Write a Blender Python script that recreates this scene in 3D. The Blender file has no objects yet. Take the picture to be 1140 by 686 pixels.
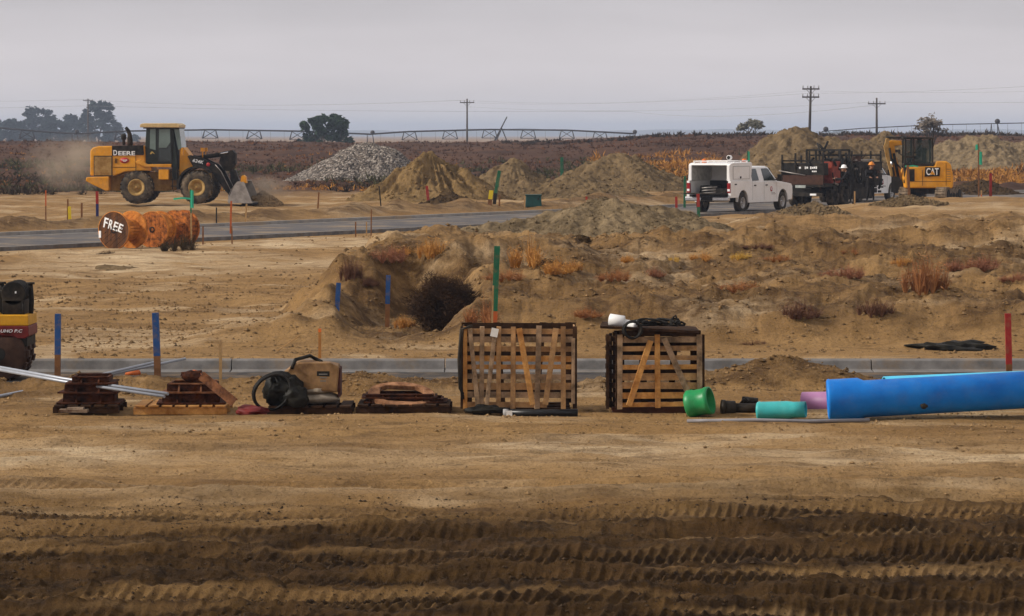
import bpy, bmesh, math, random
import numpy as np
from mathutils import Vector, Matrix
random.seed(7)
R = math.radians
scn = bpy.context.scene
COL = scn.collection
F, H, HY = 3800.0, 3.3, 150.0          # focal length in photo pixels, eye height, horizon row

# ------------------------------------------------------------------ camera
cam = bpy.data.cameras.new("camera"); camo = bpy.data.objects.new("camera", cam); COL.objects.link(camo)
cam.sensor_width = 36; cam.lens = 36*F/1140; cam.shift_y = -(343-HY)/1140
cam.clip_start = .5; cam.clip_end = 20000
camo.location = (0, 0, H); camo.rotation_euler = (R(90), 0, 0)
scn.camera = camo
# ------------------------------------------------------------------ sky, sun, exposure
SUN_EL, SUN_AZ = 31, -98              # azimuth clockwise from +Y: soft light from the left, a little behind the camera
w = bpy.data.worlds.new("World"); scn.world = w; w.use_nodes = True
nt = w.node_tree; nt.nodes.clear(); L = nt.links.new
out = nt.nodes.new("ShaderNodeOutputWorld"); bg = nt.nodes.new("ShaderNodeBackground")
sky = nt.nodes.new("ShaderNodeTexSky"); sky.sky_type = 'NISHITA'; sky.sun_disc = False
sky.sun_elevation = R(SUN_EL); sky.sun_rotation = R(SUN_AZ); sky.dust_density = 4
tc = nt.nodes.new("ShaderNodeTexCoord"); sep = nt.nodes.new("ShaderNodeSeparateXYZ"); L(tc.outputs["Generated"], sep.inputs[0])
rmp = nt.nodes.new("ShaderNodeValToRGB"); e = rmp.color_ramp.elements
rmp.color_ramp.interpolation = 'LINEAR'
e[0].position = 0.0; e[0].color = (.65, .60, .595, 1)
e[1].position = 1.0; e[1].color = (.64, .62, .63, 1)
for p, c in ((.018, (.62, .575, .582, 1)), (.042, (.515, .49, .507, 1)), (.12, (.48, .46, .475, 1)), (.5, (.54, .52, .53, 1))):
    n = e.new(p); n.color = c
L(sep.outputs["Z"], rmp.inputs["Fac"])
mp = nt.nodes.new("ShaderNodeMapping"); mp.inputs["Scale"].default_value = (9, 9, 60); L(tc.outputs["Generated"], mp.inputs[0])
nz = nt.nodes.new("ShaderNodeTexNoise"); nz.inputs["Scale"].default_value = 1.0; nz.inputs["Detail"].default_value = 5; L(mp.outputs[0], nz.inputs["Vector"])
mr = nt.nodes.new("ShaderNodeMapRange"); mr.inputs["From Min"].default_value = .3; mr.inputs["From Max"].default_value = .7
mr.inputs["To Min"].default_value = 11.7; mr.inputs["To Max"].default_value = 13.4; L(nz.outputs["Fac"], mr.inputs["Value"])
cl = nt.nodes.new("ShaderNodeVectorMath"); cl.operation = 'SCALE'; L(rmp.outputs["Color"], cl.inputs[0]); L(mr.outputs[0], cl.inputs["Scale"])
mx = nt.nodes.new("ShaderNodeMix"); mx.data_type = 'RGBA'; mx.inputs["Factor"].default_value = .93
L(sky.outputs[0], mx.inputs["A"]); L(cl.outputs[0], mx.inputs["B"])
L(mx.outputs["Result"], bg.inputs["Color"]); bg.inputs["Strength"].default_value = .09; L(bg.outputs[0], out.inputs["Surface"])
sl = bpy.data.lights.new("sun", 'SUN'); sl.energy = 3.5; sl.angle = R(6); sl.color = (1, .93, .83)
so = bpy.data.objects.new("sun", sl); COL.objects.link(so)
sd = Vector((math.sin(R(SUN_AZ))*math.cos(R(SUN_EL)), math.cos(R(SUN_AZ))*math.cos(R(SUN_EL)), math.sin(R(SUN_EL))))
so.rotation_euler = sd.to_track_quat('Z', 'Y').to_euler(); so.location = (0, 0, 40)
scn.view_settings.view_transform = 'Standard'; scn.view_settings.look = 'None'; scn.view_settings.gamma = 1
scn.view_settings.exposure = 0.06
scn.render.engine = 'CYCLES'
cy = scn.cycles; cy.use_denoising = True; cy.max_bounces = 5; cy.diffuse_bounces = 3; cy.glossy_bounces = 3
cy.transparent_max_bounces = 8; cy.volume_bounces = 0; cy.use_adaptive_sampling = True; cy.adaptive_threshold = .02

# ------------------------------------------------------------------ small helpers
def X(px, Y): return (px-570)*Y/F
def ZY(py, Y): return H-(py-HY)*Y/F
def yflat(py, z=0.): return F*(H-z)/(py-HY)
def at(px, py, Y): return Vector((X(px, Y), Y, ZY(py, Y)))

def mat(name, rgb, rough=.6, metal=0., var=.25, scale=5., bump=0., bscale=30., rgb2=None, spec=.3, trans=0., coord="Object", stretch=None, fac=(.35, .65)):
    m = bpy.data.materials.new(name); m.use_nodes = True
    t = m.node_tree; b = t.nodes["Principled BSDF"]; l = t.links.new
    b.inputs["Roughness"].default_value = rough; b.inputs["Metallic"].default_value = metal
    b.inputs["Specular IOR Level"].default_value = spec; b.inputs["Transmission Weight"].default_value = trans
    c = t.nodes.new("ShaderNodeTexCoord"); src = c.outputs[coord]
    if stretch:
        mpn = t.nodes.new("ShaderNodeMapping"); mpn.inputs["Scale"].default_value = stretch; l(src, mpn.inputs[0]); src = mpn.outputs[0]
    n = t.nodes.new("ShaderNodeTexNoise"); n.inputs["Scale"].default_value = scale; n.inputs["Detail"].default_value = 6; n.inputs["Roughness"].default_value = .65
    l(src, n.inputs["Vector"])
    r = t.nodes.new("ShaderNodeMapRange"); r.inputs["From Min"].default_value = fac[0]; r.inputs["From Max"].default_value = fac[1]; l(n.outputs["Fac"], r.inputs["Value"])
    x = t.nodes.new("ShaderNodeMix"); x.data_type = 'RGBA'
    a = [v*(1-var) for v in rgb]; bb = list(rgb2) if rgb2 else [min(1, v*(1+var)) for v in rgb]
    x.inputs["A"].default_value = (*a, 1); x.inputs["B"].default_value = (*bb, 1)
    l(r.outputs[0], x.inputs["Factor"]); l(x.outputs["Result"], b.inputs["Base Color"])
    if bump:
        n2 = t.nodes.new("ShaderNodeTexNoise"); n2.inputs["Scale"].default_value = bscale; n2.inputs["Detail"].default_value = 4; l(src, n2.inputs["Vector"])
        bp = t.nodes.new("ShaderNodeBump"); bp.inputs["Strength"].default_value = bump; bp.inputs["Distance"].default_value = .02
        l(n2.outputs["Fac"], bp.inputs["Height"]); l(bp.outputs[0], b.inputs["Normal"])
    return m

def dusty(m, amt=.5, rgb=(.33, .24, .145), scale=3.5, lo=.48, hi=.72):
    """road dust lying in patches over a material's own colour"""
    t = m.node_tree; b = t.nodes["Principled BSDF"]; l = t.links.new; src = b.inputs["Base Color"].links[0].from_socket
    g = t.nodes.new("ShaderNodeNewGeometry"); n = t.nodes.new("ShaderNodeTexNoise"); n.inputs["Scale"].default_value = scale; n.inputs["Detail"].default_value = 8; n.inputs["Roughness"].default_value = .7
    l(g.outputs["Position"], n.inputs["Vector"]); r = t.nodes.new("ShaderNodeMapRange"); r.inputs["From Min"].default_value = lo; r.inputs["From Max"].default_value = hi; r.inputs["To Max"].default_value = amt
    l(n.outputs["Fac"], r.inputs["Value"]); x = t.nodes.new("ShaderNodeMix"); x.data_type = 'RGBA'; l(r.outputs[0], x.inputs["Factor"]); l(src, x.inputs["A"]); x.inputs["B"].default_value = (*rgb, 1)
    l(x.outputs["Result"], b.inputs["Base Color"]); return m

class MB:
    """collects simple shapes and links them as ONE mesh object"""
    def __init__(s): s.v = []; s.f = []; s.mi = []; s.cur = 0; s.smooth = []
    def add(s, vs, fs, smooth=False):
        o = len(s.v); s.v += [tuple(p) for p in vs]
        for f in fs: s.f.append(tuple(i+o for i in f)); s.mi.append(s.cur); s.smooth.append(smooth)
        return s
    def box(s, c, d, rot=None, taper=1.):
        x, y, z = (k/2 for k in d); vs = []
        for sz in (-1, 1):
            k = taper if sz > 0 else 1
            vs += [Vector((-x*k, -y*k, sz*z)), Vector((x*k, -y*k, sz*z)), Vector((x*k, y*k, sz*z)), Vector((-x*k, y*k, sz*z))]
        if rot is not None:
            M = rot if isinstance(rot, Matrix) else Matrix.Rotation(rot, 3, 'Z'); vs = [M @ p for p in vs]
        c = Vector(c); vs = [p+c for p in vs]
        return s.add(vs, [(3, 2, 1, 0), (4, 5, 6, 7), (0, 1, 5, 4), (1, 2, 6, 5), (2, 3, 7, 6), (3, 0, 4, 7)])
    def bar(s, a, b, wd, th=None, up=(0, 0, 1)):
        a = Vector(a); b = Vector(b); th = th or wd; d = (b-a); ln = d.length; d = d.normalized(); up = Vector(up)
        if abs(d.dot(up)) > .98: up = Vector((0, 1, 0))
        sx = d.cross(up).normalized(); uz = sx.cross(d)
        return s.box((a+b)/2, (wd, ln, th), Matrix((sx, d, uz)).transposed())
    def tube(s, a, b, r, r2=None, n=12, cap=True):
        return s.path([a, b], [r, r if r2 is None else r2], n, cap)
    def path(s, pts, r, n=10, cap=True, closed=False):
        pts = [Vector(p) for p in pts]; k = len(pts)
        rs = r if isinstance(r, (list, tuple)) else [r]*k
        vs = []; prev = None
        for i, p in enumerate(pts):
            if closed: d = pts[(i+1) % k]-pts[i-1]
            else: d = pts[min(i+1, k-1)]-pts[max(i-1, 0)]
            d = d.normalized() if d.length > 1e-9 else Vector((0, 0, 1))
            if prev is None:
                u = Vector((0, 0, 1)) if abs(d.z) < .9 else Vector((1, 0, 0))
                sx = d.cross(u).normalized()
            else:
                sx = (prev-d*prev.dot(d)).normalized()
            prev = sx; q = d.cross(sx)
            for j in range(n):
                t = 2*math.pi*j/n; vs.append(p+(sx*math.cos(t)+q*math.sin(t))*rs[i])
        fs = []
        for i in range(k if closed else k-1):
            i2 = (i+1) % k
            for j in range(n): fs.append((i*n+j, i*n+(j+1) % n, i2*n+(j+1) % n, i2*n+j))
        s.add(vs, fs, True)
        if cap and not closed:
            s.add([vs[j] for j in range(n)], [tuple(range(n))[::-1]]); s.add([vs[(k-1)*n+j] for j in range(n)], [tuple(range(n))])
        return s
    def prism(s, pts, y0, y1, axis='y', top=None):
        """outline in (x, z) pushed from y0 to y1 (axis y), (y, z) along x, or (x, y) along z; top = outline at the far end"""
        n = len(pts); t2 = top or pts
        def P(p, h):
            return {'y': (p[0], h, p[1]), 'x': (h, p[0], p[1]), 'z': (p[0], p[1], h)}[axis]
        vs = [P(p, y0) for p in pts]+[P(p, y1) for p in t2]
        fs = [tuple(range(n)), tuple(range(2*n-1, n-1, -1))]+[(i, n+i, n+(i+1) % n, (i+1) % n) for i in range(n)]
        return s.add(vs, fs)
    def lathe(s, prof, c=(0, 0, 0), axis='y', n=32, ang=2*math.pi, a0=0.):
        """profile of (radius, height along axis)"""
        k = len(prof); vs = []; full = ang > 6.28
        m = n if full else n+1
        for j in range(m):
            t = a0+ang*j/n; co, si = math.cos(t), math.sin(t)
            for r, h in prof:
                p = {'y': (r*co, h, r*si), 'z': (r*co, r*si, h), 'x': (h, r*co, r*si)}[axis]
                vs.append(Vector(p)+Vector(c))
        fs = []
        for j in range(n):
            j2 = (j+1) % m
            for i in range(k-1): fs.append((j*k+i, j2*k+i, j2*k+i+1, j*k+i+1))
        return s.add(vs, fs, True)
    def ball(s, c, r, n=14, m=9, sq=(1, 1, 1)):
        vs = []; fs = []
        for i in range(m+1):
            p = math.pi*i/m
            for j in range(n):
                t = 2*math.pi*j/n
                vs.append((c[0]+r*sq[0]*math.sin(p)*math.cos(t), c[1]+r*sq[1]*math.sin(p)*math.sin(t), c[2]+r*sq[2]*math.cos(p)))
        for i in range(m):
            for j in range(n): fs.append((i*n+j, i*n+(j+1) % n, (i+1)*n+(j+1) % n, (i+1)*n+j))
        return s.add(vs, fs, True)
    def jitter(s, a, seed=1):
        rg = random.Random(seed); s.v = [(p[0]+rg.uniform(-a, a), p[1]+rg.uniform(-a, a), p[2]+rg.uniform(-a, a)) for p in s.v]; return s
    def build(s, name, m, parent=None, loc=None, bevel=0., rotz=0., fix=True):
        me = bpy.data.meshes.new(name); me.from_pydata(s.v, [], s.f)
        for k in (m if isinstance(m, (list, tuple)) else [m]): me.materials.append(k)
        if any(s.mi): me.polygons.foreach_set("material_index", s.mi)
        me.polygons.foreach_set("use_smooth", s.smooth)
        if fix:
            bm = bmesh.new(); bm.from_mesh(me); bmesh.ops.remove_doubles(bm, verts=bm.verts, dist=1e-5)
            bmesh.ops.recalc_face_normals(bm, faces=bm.faces); bm.to_mesh(me); bm.free()
        o = bpy.data.objects.new(name, me); COL.objects.link(o)
        if parent: o.parent = parent
        if loc is not None: o.location = loc
        o.rotation_euler.z = rotz
        if bevel:
            b = o.modifiers.new("bevel", 'BEVEL'); b.width = bevel; b.segments = 2; b.limit_method = 'ANGLE'; b.angle_limit = R(35)
        return o

def tag(o, label=None, cat=None, group=None, kind=None):
    if label: o["label"] = label
    if cat: o["category"] = cat
    if group: o["group"] = group
    if kind: o["kind"] = kind
    return o
def empty(name, loc, rz, label, cat, group=None):
    o = bpy.data.objects.new(name, None); COL.objects.link(o); o.location = loc; o.rotation_euler = (0, 0, rz); o.empty_display_size = .2
    return tag(o, label, cat, group)
def copy_tree(o, parent=None):
    c = o.copy(); COL.objects.link(c)
    if parent is not None: c.parent = parent
    for ch in list(o.children): copy_tree(ch, c)
    return c
def text(name, s, m, parent, size, loc, rot, width=None, bold=.0, shear=0., ext=.004):
    cu = bpy.data.curves.new("t", 'FONT'); cu.body = s; cu.size = 1; cu.extrude = ext/size; cu.offset = bold; cu.shear = shear
    cu.align_x = 'CENTER'; cu.align_y = 'CENTER'
    to = bpy.data.objects.new("t", cu); COL.objects.link(to)
    me = bpy.data.meshes.new_from_object(to.evaluated_get(bpy.context.evaluated_depsgraph_get()))
    bpy.data.objects.remove(to)
    xs = [v.co.x for v in me.vertices]; ys = [v.co.y for v in me.vertices]
    cx, cyy = (max(xs)+min(xs))/2, (max(ys)+min(ys))/2; hh = max(ys)-min(ys); ww = max(xs)-min(xs)
    ky = size/hh; kx = (width/ww) if width else ky
    for v in me.vertices: v.co = ((v.co.x-cx)*kx, (v.co.y-cyy)*ky, v.co.z*size)
    me.materials.clear(); me.materials.append(m)
    o = bpy.data.objects.new(name, me); COL.objects.link(o); o.parent = parent; o.location = loc; o.rotation_euler = rot
    return o

# ------------------------------------------------------------------ numpy noise
def _h(ix, iy, s):
    n = (ix.astype(np.int64)*374761393+iy.astype(np.int64)*668265263+s*1442695041) & 0xffffffff
    n = ((n ^ (n >> 13))*1274126177) & 0xffffffff
    return ((n ^ (n >> 16)) & 0xffff)/65535.0
def vn(x, y, s=0):
    x = np.asarray(x, float); y = np.asarray(y, float)
    ix = np.floor(x); iy = np.floor(y); fx = x-ix; fy = y-iy
    ux = fx*fx*fx*(fx*(fx*6-15)+10); uy = fy*fy*fy*(fy*(fy*6-15)+10)
    def g(dx, dy):
        a = _h(ix+dx, iy+dy, s)*6.2831853
        return np.cos(a)*(fx-dx)+np.sin(a)*(fy-dy)
    return 1.4*((g(0, 0)*(1-ux)+g(1, 0)*ux)*(1-uy)+(g(0, 1)*(1-ux)+g(1, 1)*ux)*uy)
def fbm(x, y, o=4, s=0, gain=.5):
    z = 0; a = 1.
    for i in range(o): z = z+a*vn(x*2.03**i+i*17.3, y*2.03**i-i*9.1, s+i); a *= gain
    return z
def ridg(x, y, o=3, s=0):
    z = 0; a = 1.
    for i in range(o): z = z+a*(1-2*np.abs(vn(x*2.1**i+i*5.7, y*2.1**i+i*3.3, s+i))); a *= .5
    return z
def ss(a, b, x):
    t = np.clip((x-a)/(b-a), 0, 1); return t*t*(3-2*t)
def gauss(X_, Y_, cx, cy_, sx, sy): return np.exp(-((X_-cx)/sx)**2-((Y_-cy_)/sy)**2)
# far road: line through (0,132), heading 61.6 degrees
RA = R(61.6); RD = (math.cos(RA), math.sin(RA)); RN = (-math.sin(RA), math.cos(RA))
def road_v(x, y): return x*RN[0]+(y-132)*RN[1]
def road_pt(u, v): return (u*RD[0]+v*RN[0], 132+u*RD[1]+v*RN[1])

def terrain(x, y, masks=False):
    x = np.asarray(x, float); y = np.asarray(y, float)
    z = np.zeros_like(x); px = 570+F*x/y
    v = road_v(x, y)
    # --- foreground: graded dirt, wheel ruts running across
    fg = 1-ss(43, 46, y)
    z += fg*(.05*fbm(x/3.5, y/1.1, 3, 3)+.035*fbm(x/1.4, y/.35, 3, 5)+.03*ridg((x+.4*y)/3.6, (y+.03*x)/.5, 3, 10))*(1-.72*np.exp(-((y-40.2)/1.7)**4))
    wob = .28*fbm(x/5, y*0+.5, 2, 9)
    lug = np.zeros_like(x)
    for yc, wd, amp, ph in ((31.4, .40, .022, .3), (29.2, .40, .030, 1.2), (27.6, .42, .042, 0.), (26.3, .42, .042, .4), (25.0, .42, .044, .7), (23.8, .40, .044, .2), (22.8, .40, .04, 2.2)):
        c = yc+wob+(.03, -.02, .045, .0, .03)[int(yc*10) % 5]*x; d = (y-c)
        inb = np.exp(-(d/wd)**4)
        lw = .5+.5*np.sin(6.2832*((x-.33*d+.03*vn(x*2, y*2, 41)+.10*vn(x*.35, y*.3, 42))/.098)+ph)
        keep = ss(-.25, .15, fbm(x/3.4, y/2.2, 2, int(yc*10))+.42)
        lug = np.maximum(lug, inb*keep)
        z += amp*.95*inb*(lw**2.6-.3)*keep - .045*inb + .055*np.exp(-((np.abs(d)-wd*1.25)/.16)**2)*(.5+.5*vn(x*.7, y*.3, 8))
    dark = (1-ss(28.0, 31.4, y+1.1*vn(x/5.5, y/2.5, 20)+1.0*fbm(x/1.7, y/.45, 4, 21)-.06*x))  # foreground darkening painted into the soil, standing in for a vignette
    strk = fbm(x/7, y/.42, 3, 22)
    dark = dark*(1-.5*ss(.2, .5, strk))
    z += .04*dark*(1-.8*lug)*np.maximum(0, ridg((x+.2*y)/8, (y+.02*x)/.62, 3, 23)-.25)+.03*fg*(1-dark)*np.maximum(0, ridg(x/6, (y-.03*x)/.7, 3, 24)-.3)
    z += .09*np.exp(-((y-30.6-.5*wob*2-.05*x)/.35)**2)
    z += .05*np.exp(-((y-33.4-wob*2+.04*x)/.25)**2)*(.5+vn(x/1.5, y, 7))
    rough = (.2+.9*dark)*(1-.7*lug)
    # --- berm in front of the near road
    b = np.exp(-((y-43.6-.25*vn(x/1.7, y*0, 2))/.62)**2)
    bh = .10+.09*fbm(x/1.2, y/1.2, 3, 14)+.26*np.exp(-((x-3.35)/.95)**2)+.06*np.exp(-((x+2.)/.9)**2)+.05*np.exp(-((x+4.9)/.6)**2)
    z += b*np.maximum(bh, .02); rough += b*1.1
    # --- land beyond the kerb
    md = ss(48.4, 50.5, y)
    z += md*.08*(1-ss(58, 78, y))
    und = .07*fbm((x+.3*y)/6, (y-.3*x)/9, 4, 31)+.05*fbm((x+.5*y)/1.9, (y-.5*x)/2.6, 3, 33)+.035*ridg((x-.1*y)/5, (y+.25*x)/2.2, 3, 35)
    far = ss(52, 60, y); z += far*und*1.3
    edge = -3.05+.062*np.clip(y-68, 0, 80)+.55*vn(y/3.1, x*0, 4)
    m = ss(edge-1.0, edge+.8, x+.5*fbm(x/1.1, y/1.1, 3, 6))
    prof = (.36*ss(51.2, 53.6, y+.5*vn(x/1.4, y*0, 17))+.2*ss(55, 60, y)+.44*ss(60, 67.5, y))*(1-.34*ss(68, 74, y)-.58*ss(76, 130, y))
    hl = ss(-3.9, -2.9, x+.25*vn(x*1.3, y*1.3, 13))*(1-ss(.2, 2.2, x))      # bank stands steeper round the hollow
    prof = prof*(1-hl)+hl*np.maximum(prof, (.98*ss(58.0, 61.8, y+.5*vn(x/.9, y*0, 18))+.30*ss(52.5, 56, y)*(1-ss(57, 61, y)))*(1-.36*ss(63, 71, y)-.58*ss(76, 130, y)))
    prof = prof+.10*ss(54.0, 54.7, y+.35*vn(x/1.6, y*0, 19)+.10*x)*(1-ss(54.7, 58.5, y+.10*x))*ss(1.5, 3, x)
    z += m*prof*(1+.22*fbm(x/3, y/5, 3, 12))
    slope = m*ss(51, 54, y)*(1-ss(70, 76, y))
    rid = ridg((x+.35*y)/2.6, (y-.9*x)/1.25, 3, 44)
    rid2 = ridg((x-.25*y)/3.4, (y+.6*x)/2.6, 3, 46)
    z += slope*(.10*rid+.15*np.maximum(rid2, 0)+.07*fbm(x/.7, y/1.0, 3, 47)); rough += slope*np.clip(.35+.7*rid2, 0, 1.1)
    # dug hollow in the bank
    r = np.sqrt(((x+1.78)/1.28)**2+((y-56.2)/5.0)**2)+.12*fbm(x/1, y/1.5, 2, 77)
    bowl = 1-ss(.55, 1.12, r)
    z = z*(1-bowl)+bowl*(.06+.08*fbm(x, y/1.3, 3, 78)); rough += bowl*.6
    # spill heaps in front of the hollow
    z += .30*gauss(x, y, -3.9, 53.2, 1.1, 1.3)*(1+.4*fbm(x/.8, y/.8, 3, 15))+.13*gauss(x, y, -6.6, 54.5, 1.4, 1.2)
    # churned ridges on the right plateau
    pl = m*ss(76, 84, y)*(1-ss(105, 122, y))*ss(3, 8, x)
    pr = np.maximum(0, ridg((x*.9-.12*y)/5.5, (y+.9*x)/7.5, 3, 52)-.1)
    z += pl*(.34*pr+.08*fbm(x/1.6, y/2.5, 3, 53)); rough += pl*np.clip(pr, 0, 1)*.9
    # --- far road bed
    onr = 1-ss(3.9, np.where(v > 0, 5.6, 8.0), np.abs(v)); big = ss(60, 80, y)
    z = z*(1-onr*big)-.03*onr*big
    # berm of dark spoil along the far side of the far road
    bv = np.exp(-((v-7.2-.9*vn(x/3, y/5, 61))/1.35)**2)*big
    z += bv*(.38+.22*fbm(x/2.5, y/4, 3, 62)); rough += bv
    bn = np.exp(-((v+5.7)/.8)**2)*big*ss(3, 8, x)
    z += .42*np.exp(-((x-21)/7)**4-((y-147.5)/9)**4)*(1-.0*bn)
    # --- far land: low rise of scrub, then falling away to the plain
    rise = ss(190, 430, y)*(1-ss(470, 640, y))
    z += rise*(2.15+.85*ss(600, 760, px)+.22*fbm(x/28, y/60, 3, 71))
    z += ss(170, 230, y)*(1-ss(520, 640, y))*.25*fbm(x/9, y/18, 3, 72)
    # --- clods and grit
    nearw = 1-ss(90, 150, y)
    cl_ = fbm(x/.33, y/.33, 4, 90, .6)
    z += nearw*np.clip(rough, 0, 1.5)*(.028+.016*dark)*cl_+nearw*np.clip(rough, 0, 1.4)*.03*np.maximum(0, vn(x/.17, y/.17, 95)-.22)
    z += (1-nearw)*(1-ss(170, 220, y))*np.clip(rough, 0, 1.5)*.05*fbm(x/.8, y/.8, 3, 96)
    # near road bed
    bed = ss(44.0, 44.5, y)*(1-ss(48.25, 48.42, y))
    z = z*(1-bed)-.12*bed
    if not masks: return z
    pale = .6*ss(.05, .5, fbm(x/4, y/2.6, 4, 101))*(1-dark)
    pale += ss(76, 86, y)*(1-m)*(1-ss(-5.5, -4.2, v))*.55*ss(-.35, .3, fbm(x/6, y/10, 4, 102))
    pale += .75*pl*(1-np.clip(pr*1.6, 0, 1))*ss(-.1, .4, fbm(x/7, y/14, 3, 103))
    pale += .35*np.exp(-((y-34.5)/1.6)**2)+.4*np.exp(-((y-30.8-wob-.05*x)/.4)**2)
    brown = np.clip(rough-.15, 0, 1)*.75*ss(40, 44, y)*ss(-.5, .3, fbm(x/1.5, y/2.2, 3, 104))+.9*b*ss(-.6, .1, fbm(x/.8, y/.8, 2, 105))+.8*slope*(1-ss(63, 69, y))*ss(-.5, .2, fbm((x+.4*y)/2, y/2.4, 3, 108))  # slope face browned: partly damp soil, partly shade painted in for relief
    brown += .95*bowl*ss(-.8, .1, fbm(x/1.2, y/1.2, 2, 106))+.7*bv  # hollow browned to paint in its shade; the far berm is dark spoil
    brown += .4*fg*(1-dark)*ss(.1, .5, fbm(x/2.2, y/.5, 4, 107))
    scrub = ss(172, 205, y+14*fbm(x/12, y/20, 3, 110))
    scrub *= (1-.8*ss(560, 660, y))
    return z, np.clip(dark, 0, 1), np.clip(pale, 0, 1), np.clip(brown, 0, 1), np.clip(scrub, 0, 1)
def gz(x, y): return float(terrain(np.array([x]), np.array([y]))[0])
# ================================================================== materials of the land
def ground_mat():
    m = bpy.data.materials.new("soil"); m.use_nodes = True; t = m.node_tree; b = t.nodes["Principled BSDF"]; l = t.links.new
    b.inputs["Roughness"].default_value = .95; b.inputs["Specular IOR Level"].default_value = .12
    g = t.nodes.new("ShaderNodeNewGeometry")
    def noise(scale, det=6, ro=.6, st=None):
        s = g.outputs["Position"]
        if st:
            mp_ = t.nodes.new("ShaderNodeMapping"); mp_.inputs["Scale"].default_value = st; l(s, mp_.inputs[0]); s = mp_.outputs[0]
        n = t.nodes.new("ShaderNodeTexNoise"); n.inputs["Scale"].default_value = scale; n.inputs["Detail"].default_value = det; n.inputs["Roughness"].default_value = ro
        l(s, n.inputs["Vector"]); return n.outputs["Fac"]
    def rng(v, a, b_, c=0, d=1):
        r = t.nodes.new("ShaderNodeMapRange"); r.inputs["From Min"].default_value = a; r.inputs["From Max"].default_value = b_
        r.inputs["To Min"].default_value = c; r.inputs["To Max"].default_value = d; l(v, r.inputs["Value"]); return r.outputs[0]
    def mix(f, a, b_):
        x = t.nodes.new("ShaderNodeMix"); x.data_type = 'RGBA'
        if isinstance(f, float): x.inputs["Factor"].default_value = f
        else: l(f, x.inputs["Factor"])
        for s, v in (("A", a), ("B", b_)):
            if isinstance(v, tuple): x.inputs[s].default_value = (*v, 1)
            else: l(v, x.inputs[s])
        return x.outputs["Result"]
    def att(n):
        a = t.nodes.new("ShaderNodeAttribute"); a.attribute_name = n; return a.outputs["Fac"]
    def mul(a, k):
        x = t.nodes.new("ShaderNodeMath"); x.operation = 'MULTIPLY'; l(a, x.inputs[0])
        if isinstance(k, float): x.inputs[1].default_value = k
        else: l(k, x.inputs[1])
        return x.outputs[0]
    base = mix(rng(noise(.55, 7, .65, (.5, 1, 1)), .32, .68), SOIL['mid'], SOIL['sand'])
    base = mix(rng(noise(5.5, 6, .7), .35, .7), mix(.35, base, SOIL['mid']), base)
    base = mix(mul(att("pale"), rng(noise(1.6, 6, .7, (.35, 1, 1)), .3, .6)), base, SOIL['pale'])
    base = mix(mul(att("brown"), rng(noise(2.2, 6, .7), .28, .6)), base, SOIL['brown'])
    dk = mix(rng(noise(3.2, 6, .7, (.6, 1, 1)), .35, .68), SOIL['wet'], SOIL['vignette2'])  # near soil colours that hold the vignette's darkness
    base = mix(mul(att("dark"), rng(noise(1.3, 5, .7, (.4, 1.3, 1)), .25, .45, .72, 1.)), base, dk)
    base = mix(att("scrub"), base, mix(rng(noise(.09, 6, .7), .38, .62), SOIL['scrub'], SOIL['scrub2']))
    base = mix(rng(noise(1.9, 7, .72, (.6, 1.4, 1)), .52, .66, 0, .6), base, SOIL['brown'])
    # grit: single darker and paler grains
    base = mix(rng(noise(26, 4, .75), .54, .68, 0, .8), base, mix(.8, base, (.03, .017, .008)))
    base = mix(mul(rng(noise(17, 4, .75), .60, .75, 0, .4), rng(att('dark'), 0, 1, 1, .25)), base, mix(.6, base, (.5, .38, .24)))
    l(base, b.inputs["Base Color"])
    bp = t.nodes.new("ShaderNodeBump"); bp.inputs["Strength"].default_value = .9; bp.inputs["Distance"].default_value = .06
    l(noise(9, 8, .75), bp.inputs["Height"])
    b2 = t.nodes.new("ShaderNodeBump"); b2.inputs["Strength"].default_value = .7; b2.inputs["Distance"].default_value = .16
    l(noise(2.2, 5, .6), b2.inputs["Height"]); l(b2.outputs[0], bp.inputs["Normal"]); l(bp.outputs[0], b.inputs["Normal"])
    return m
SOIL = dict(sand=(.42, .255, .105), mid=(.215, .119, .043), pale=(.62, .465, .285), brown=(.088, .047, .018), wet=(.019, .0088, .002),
            vignette2=(.088, .046, .013), scrub=(.046, .019, .010), scrub2=(.10, .044, .021))
M_SOIL = ground_mat()

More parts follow.
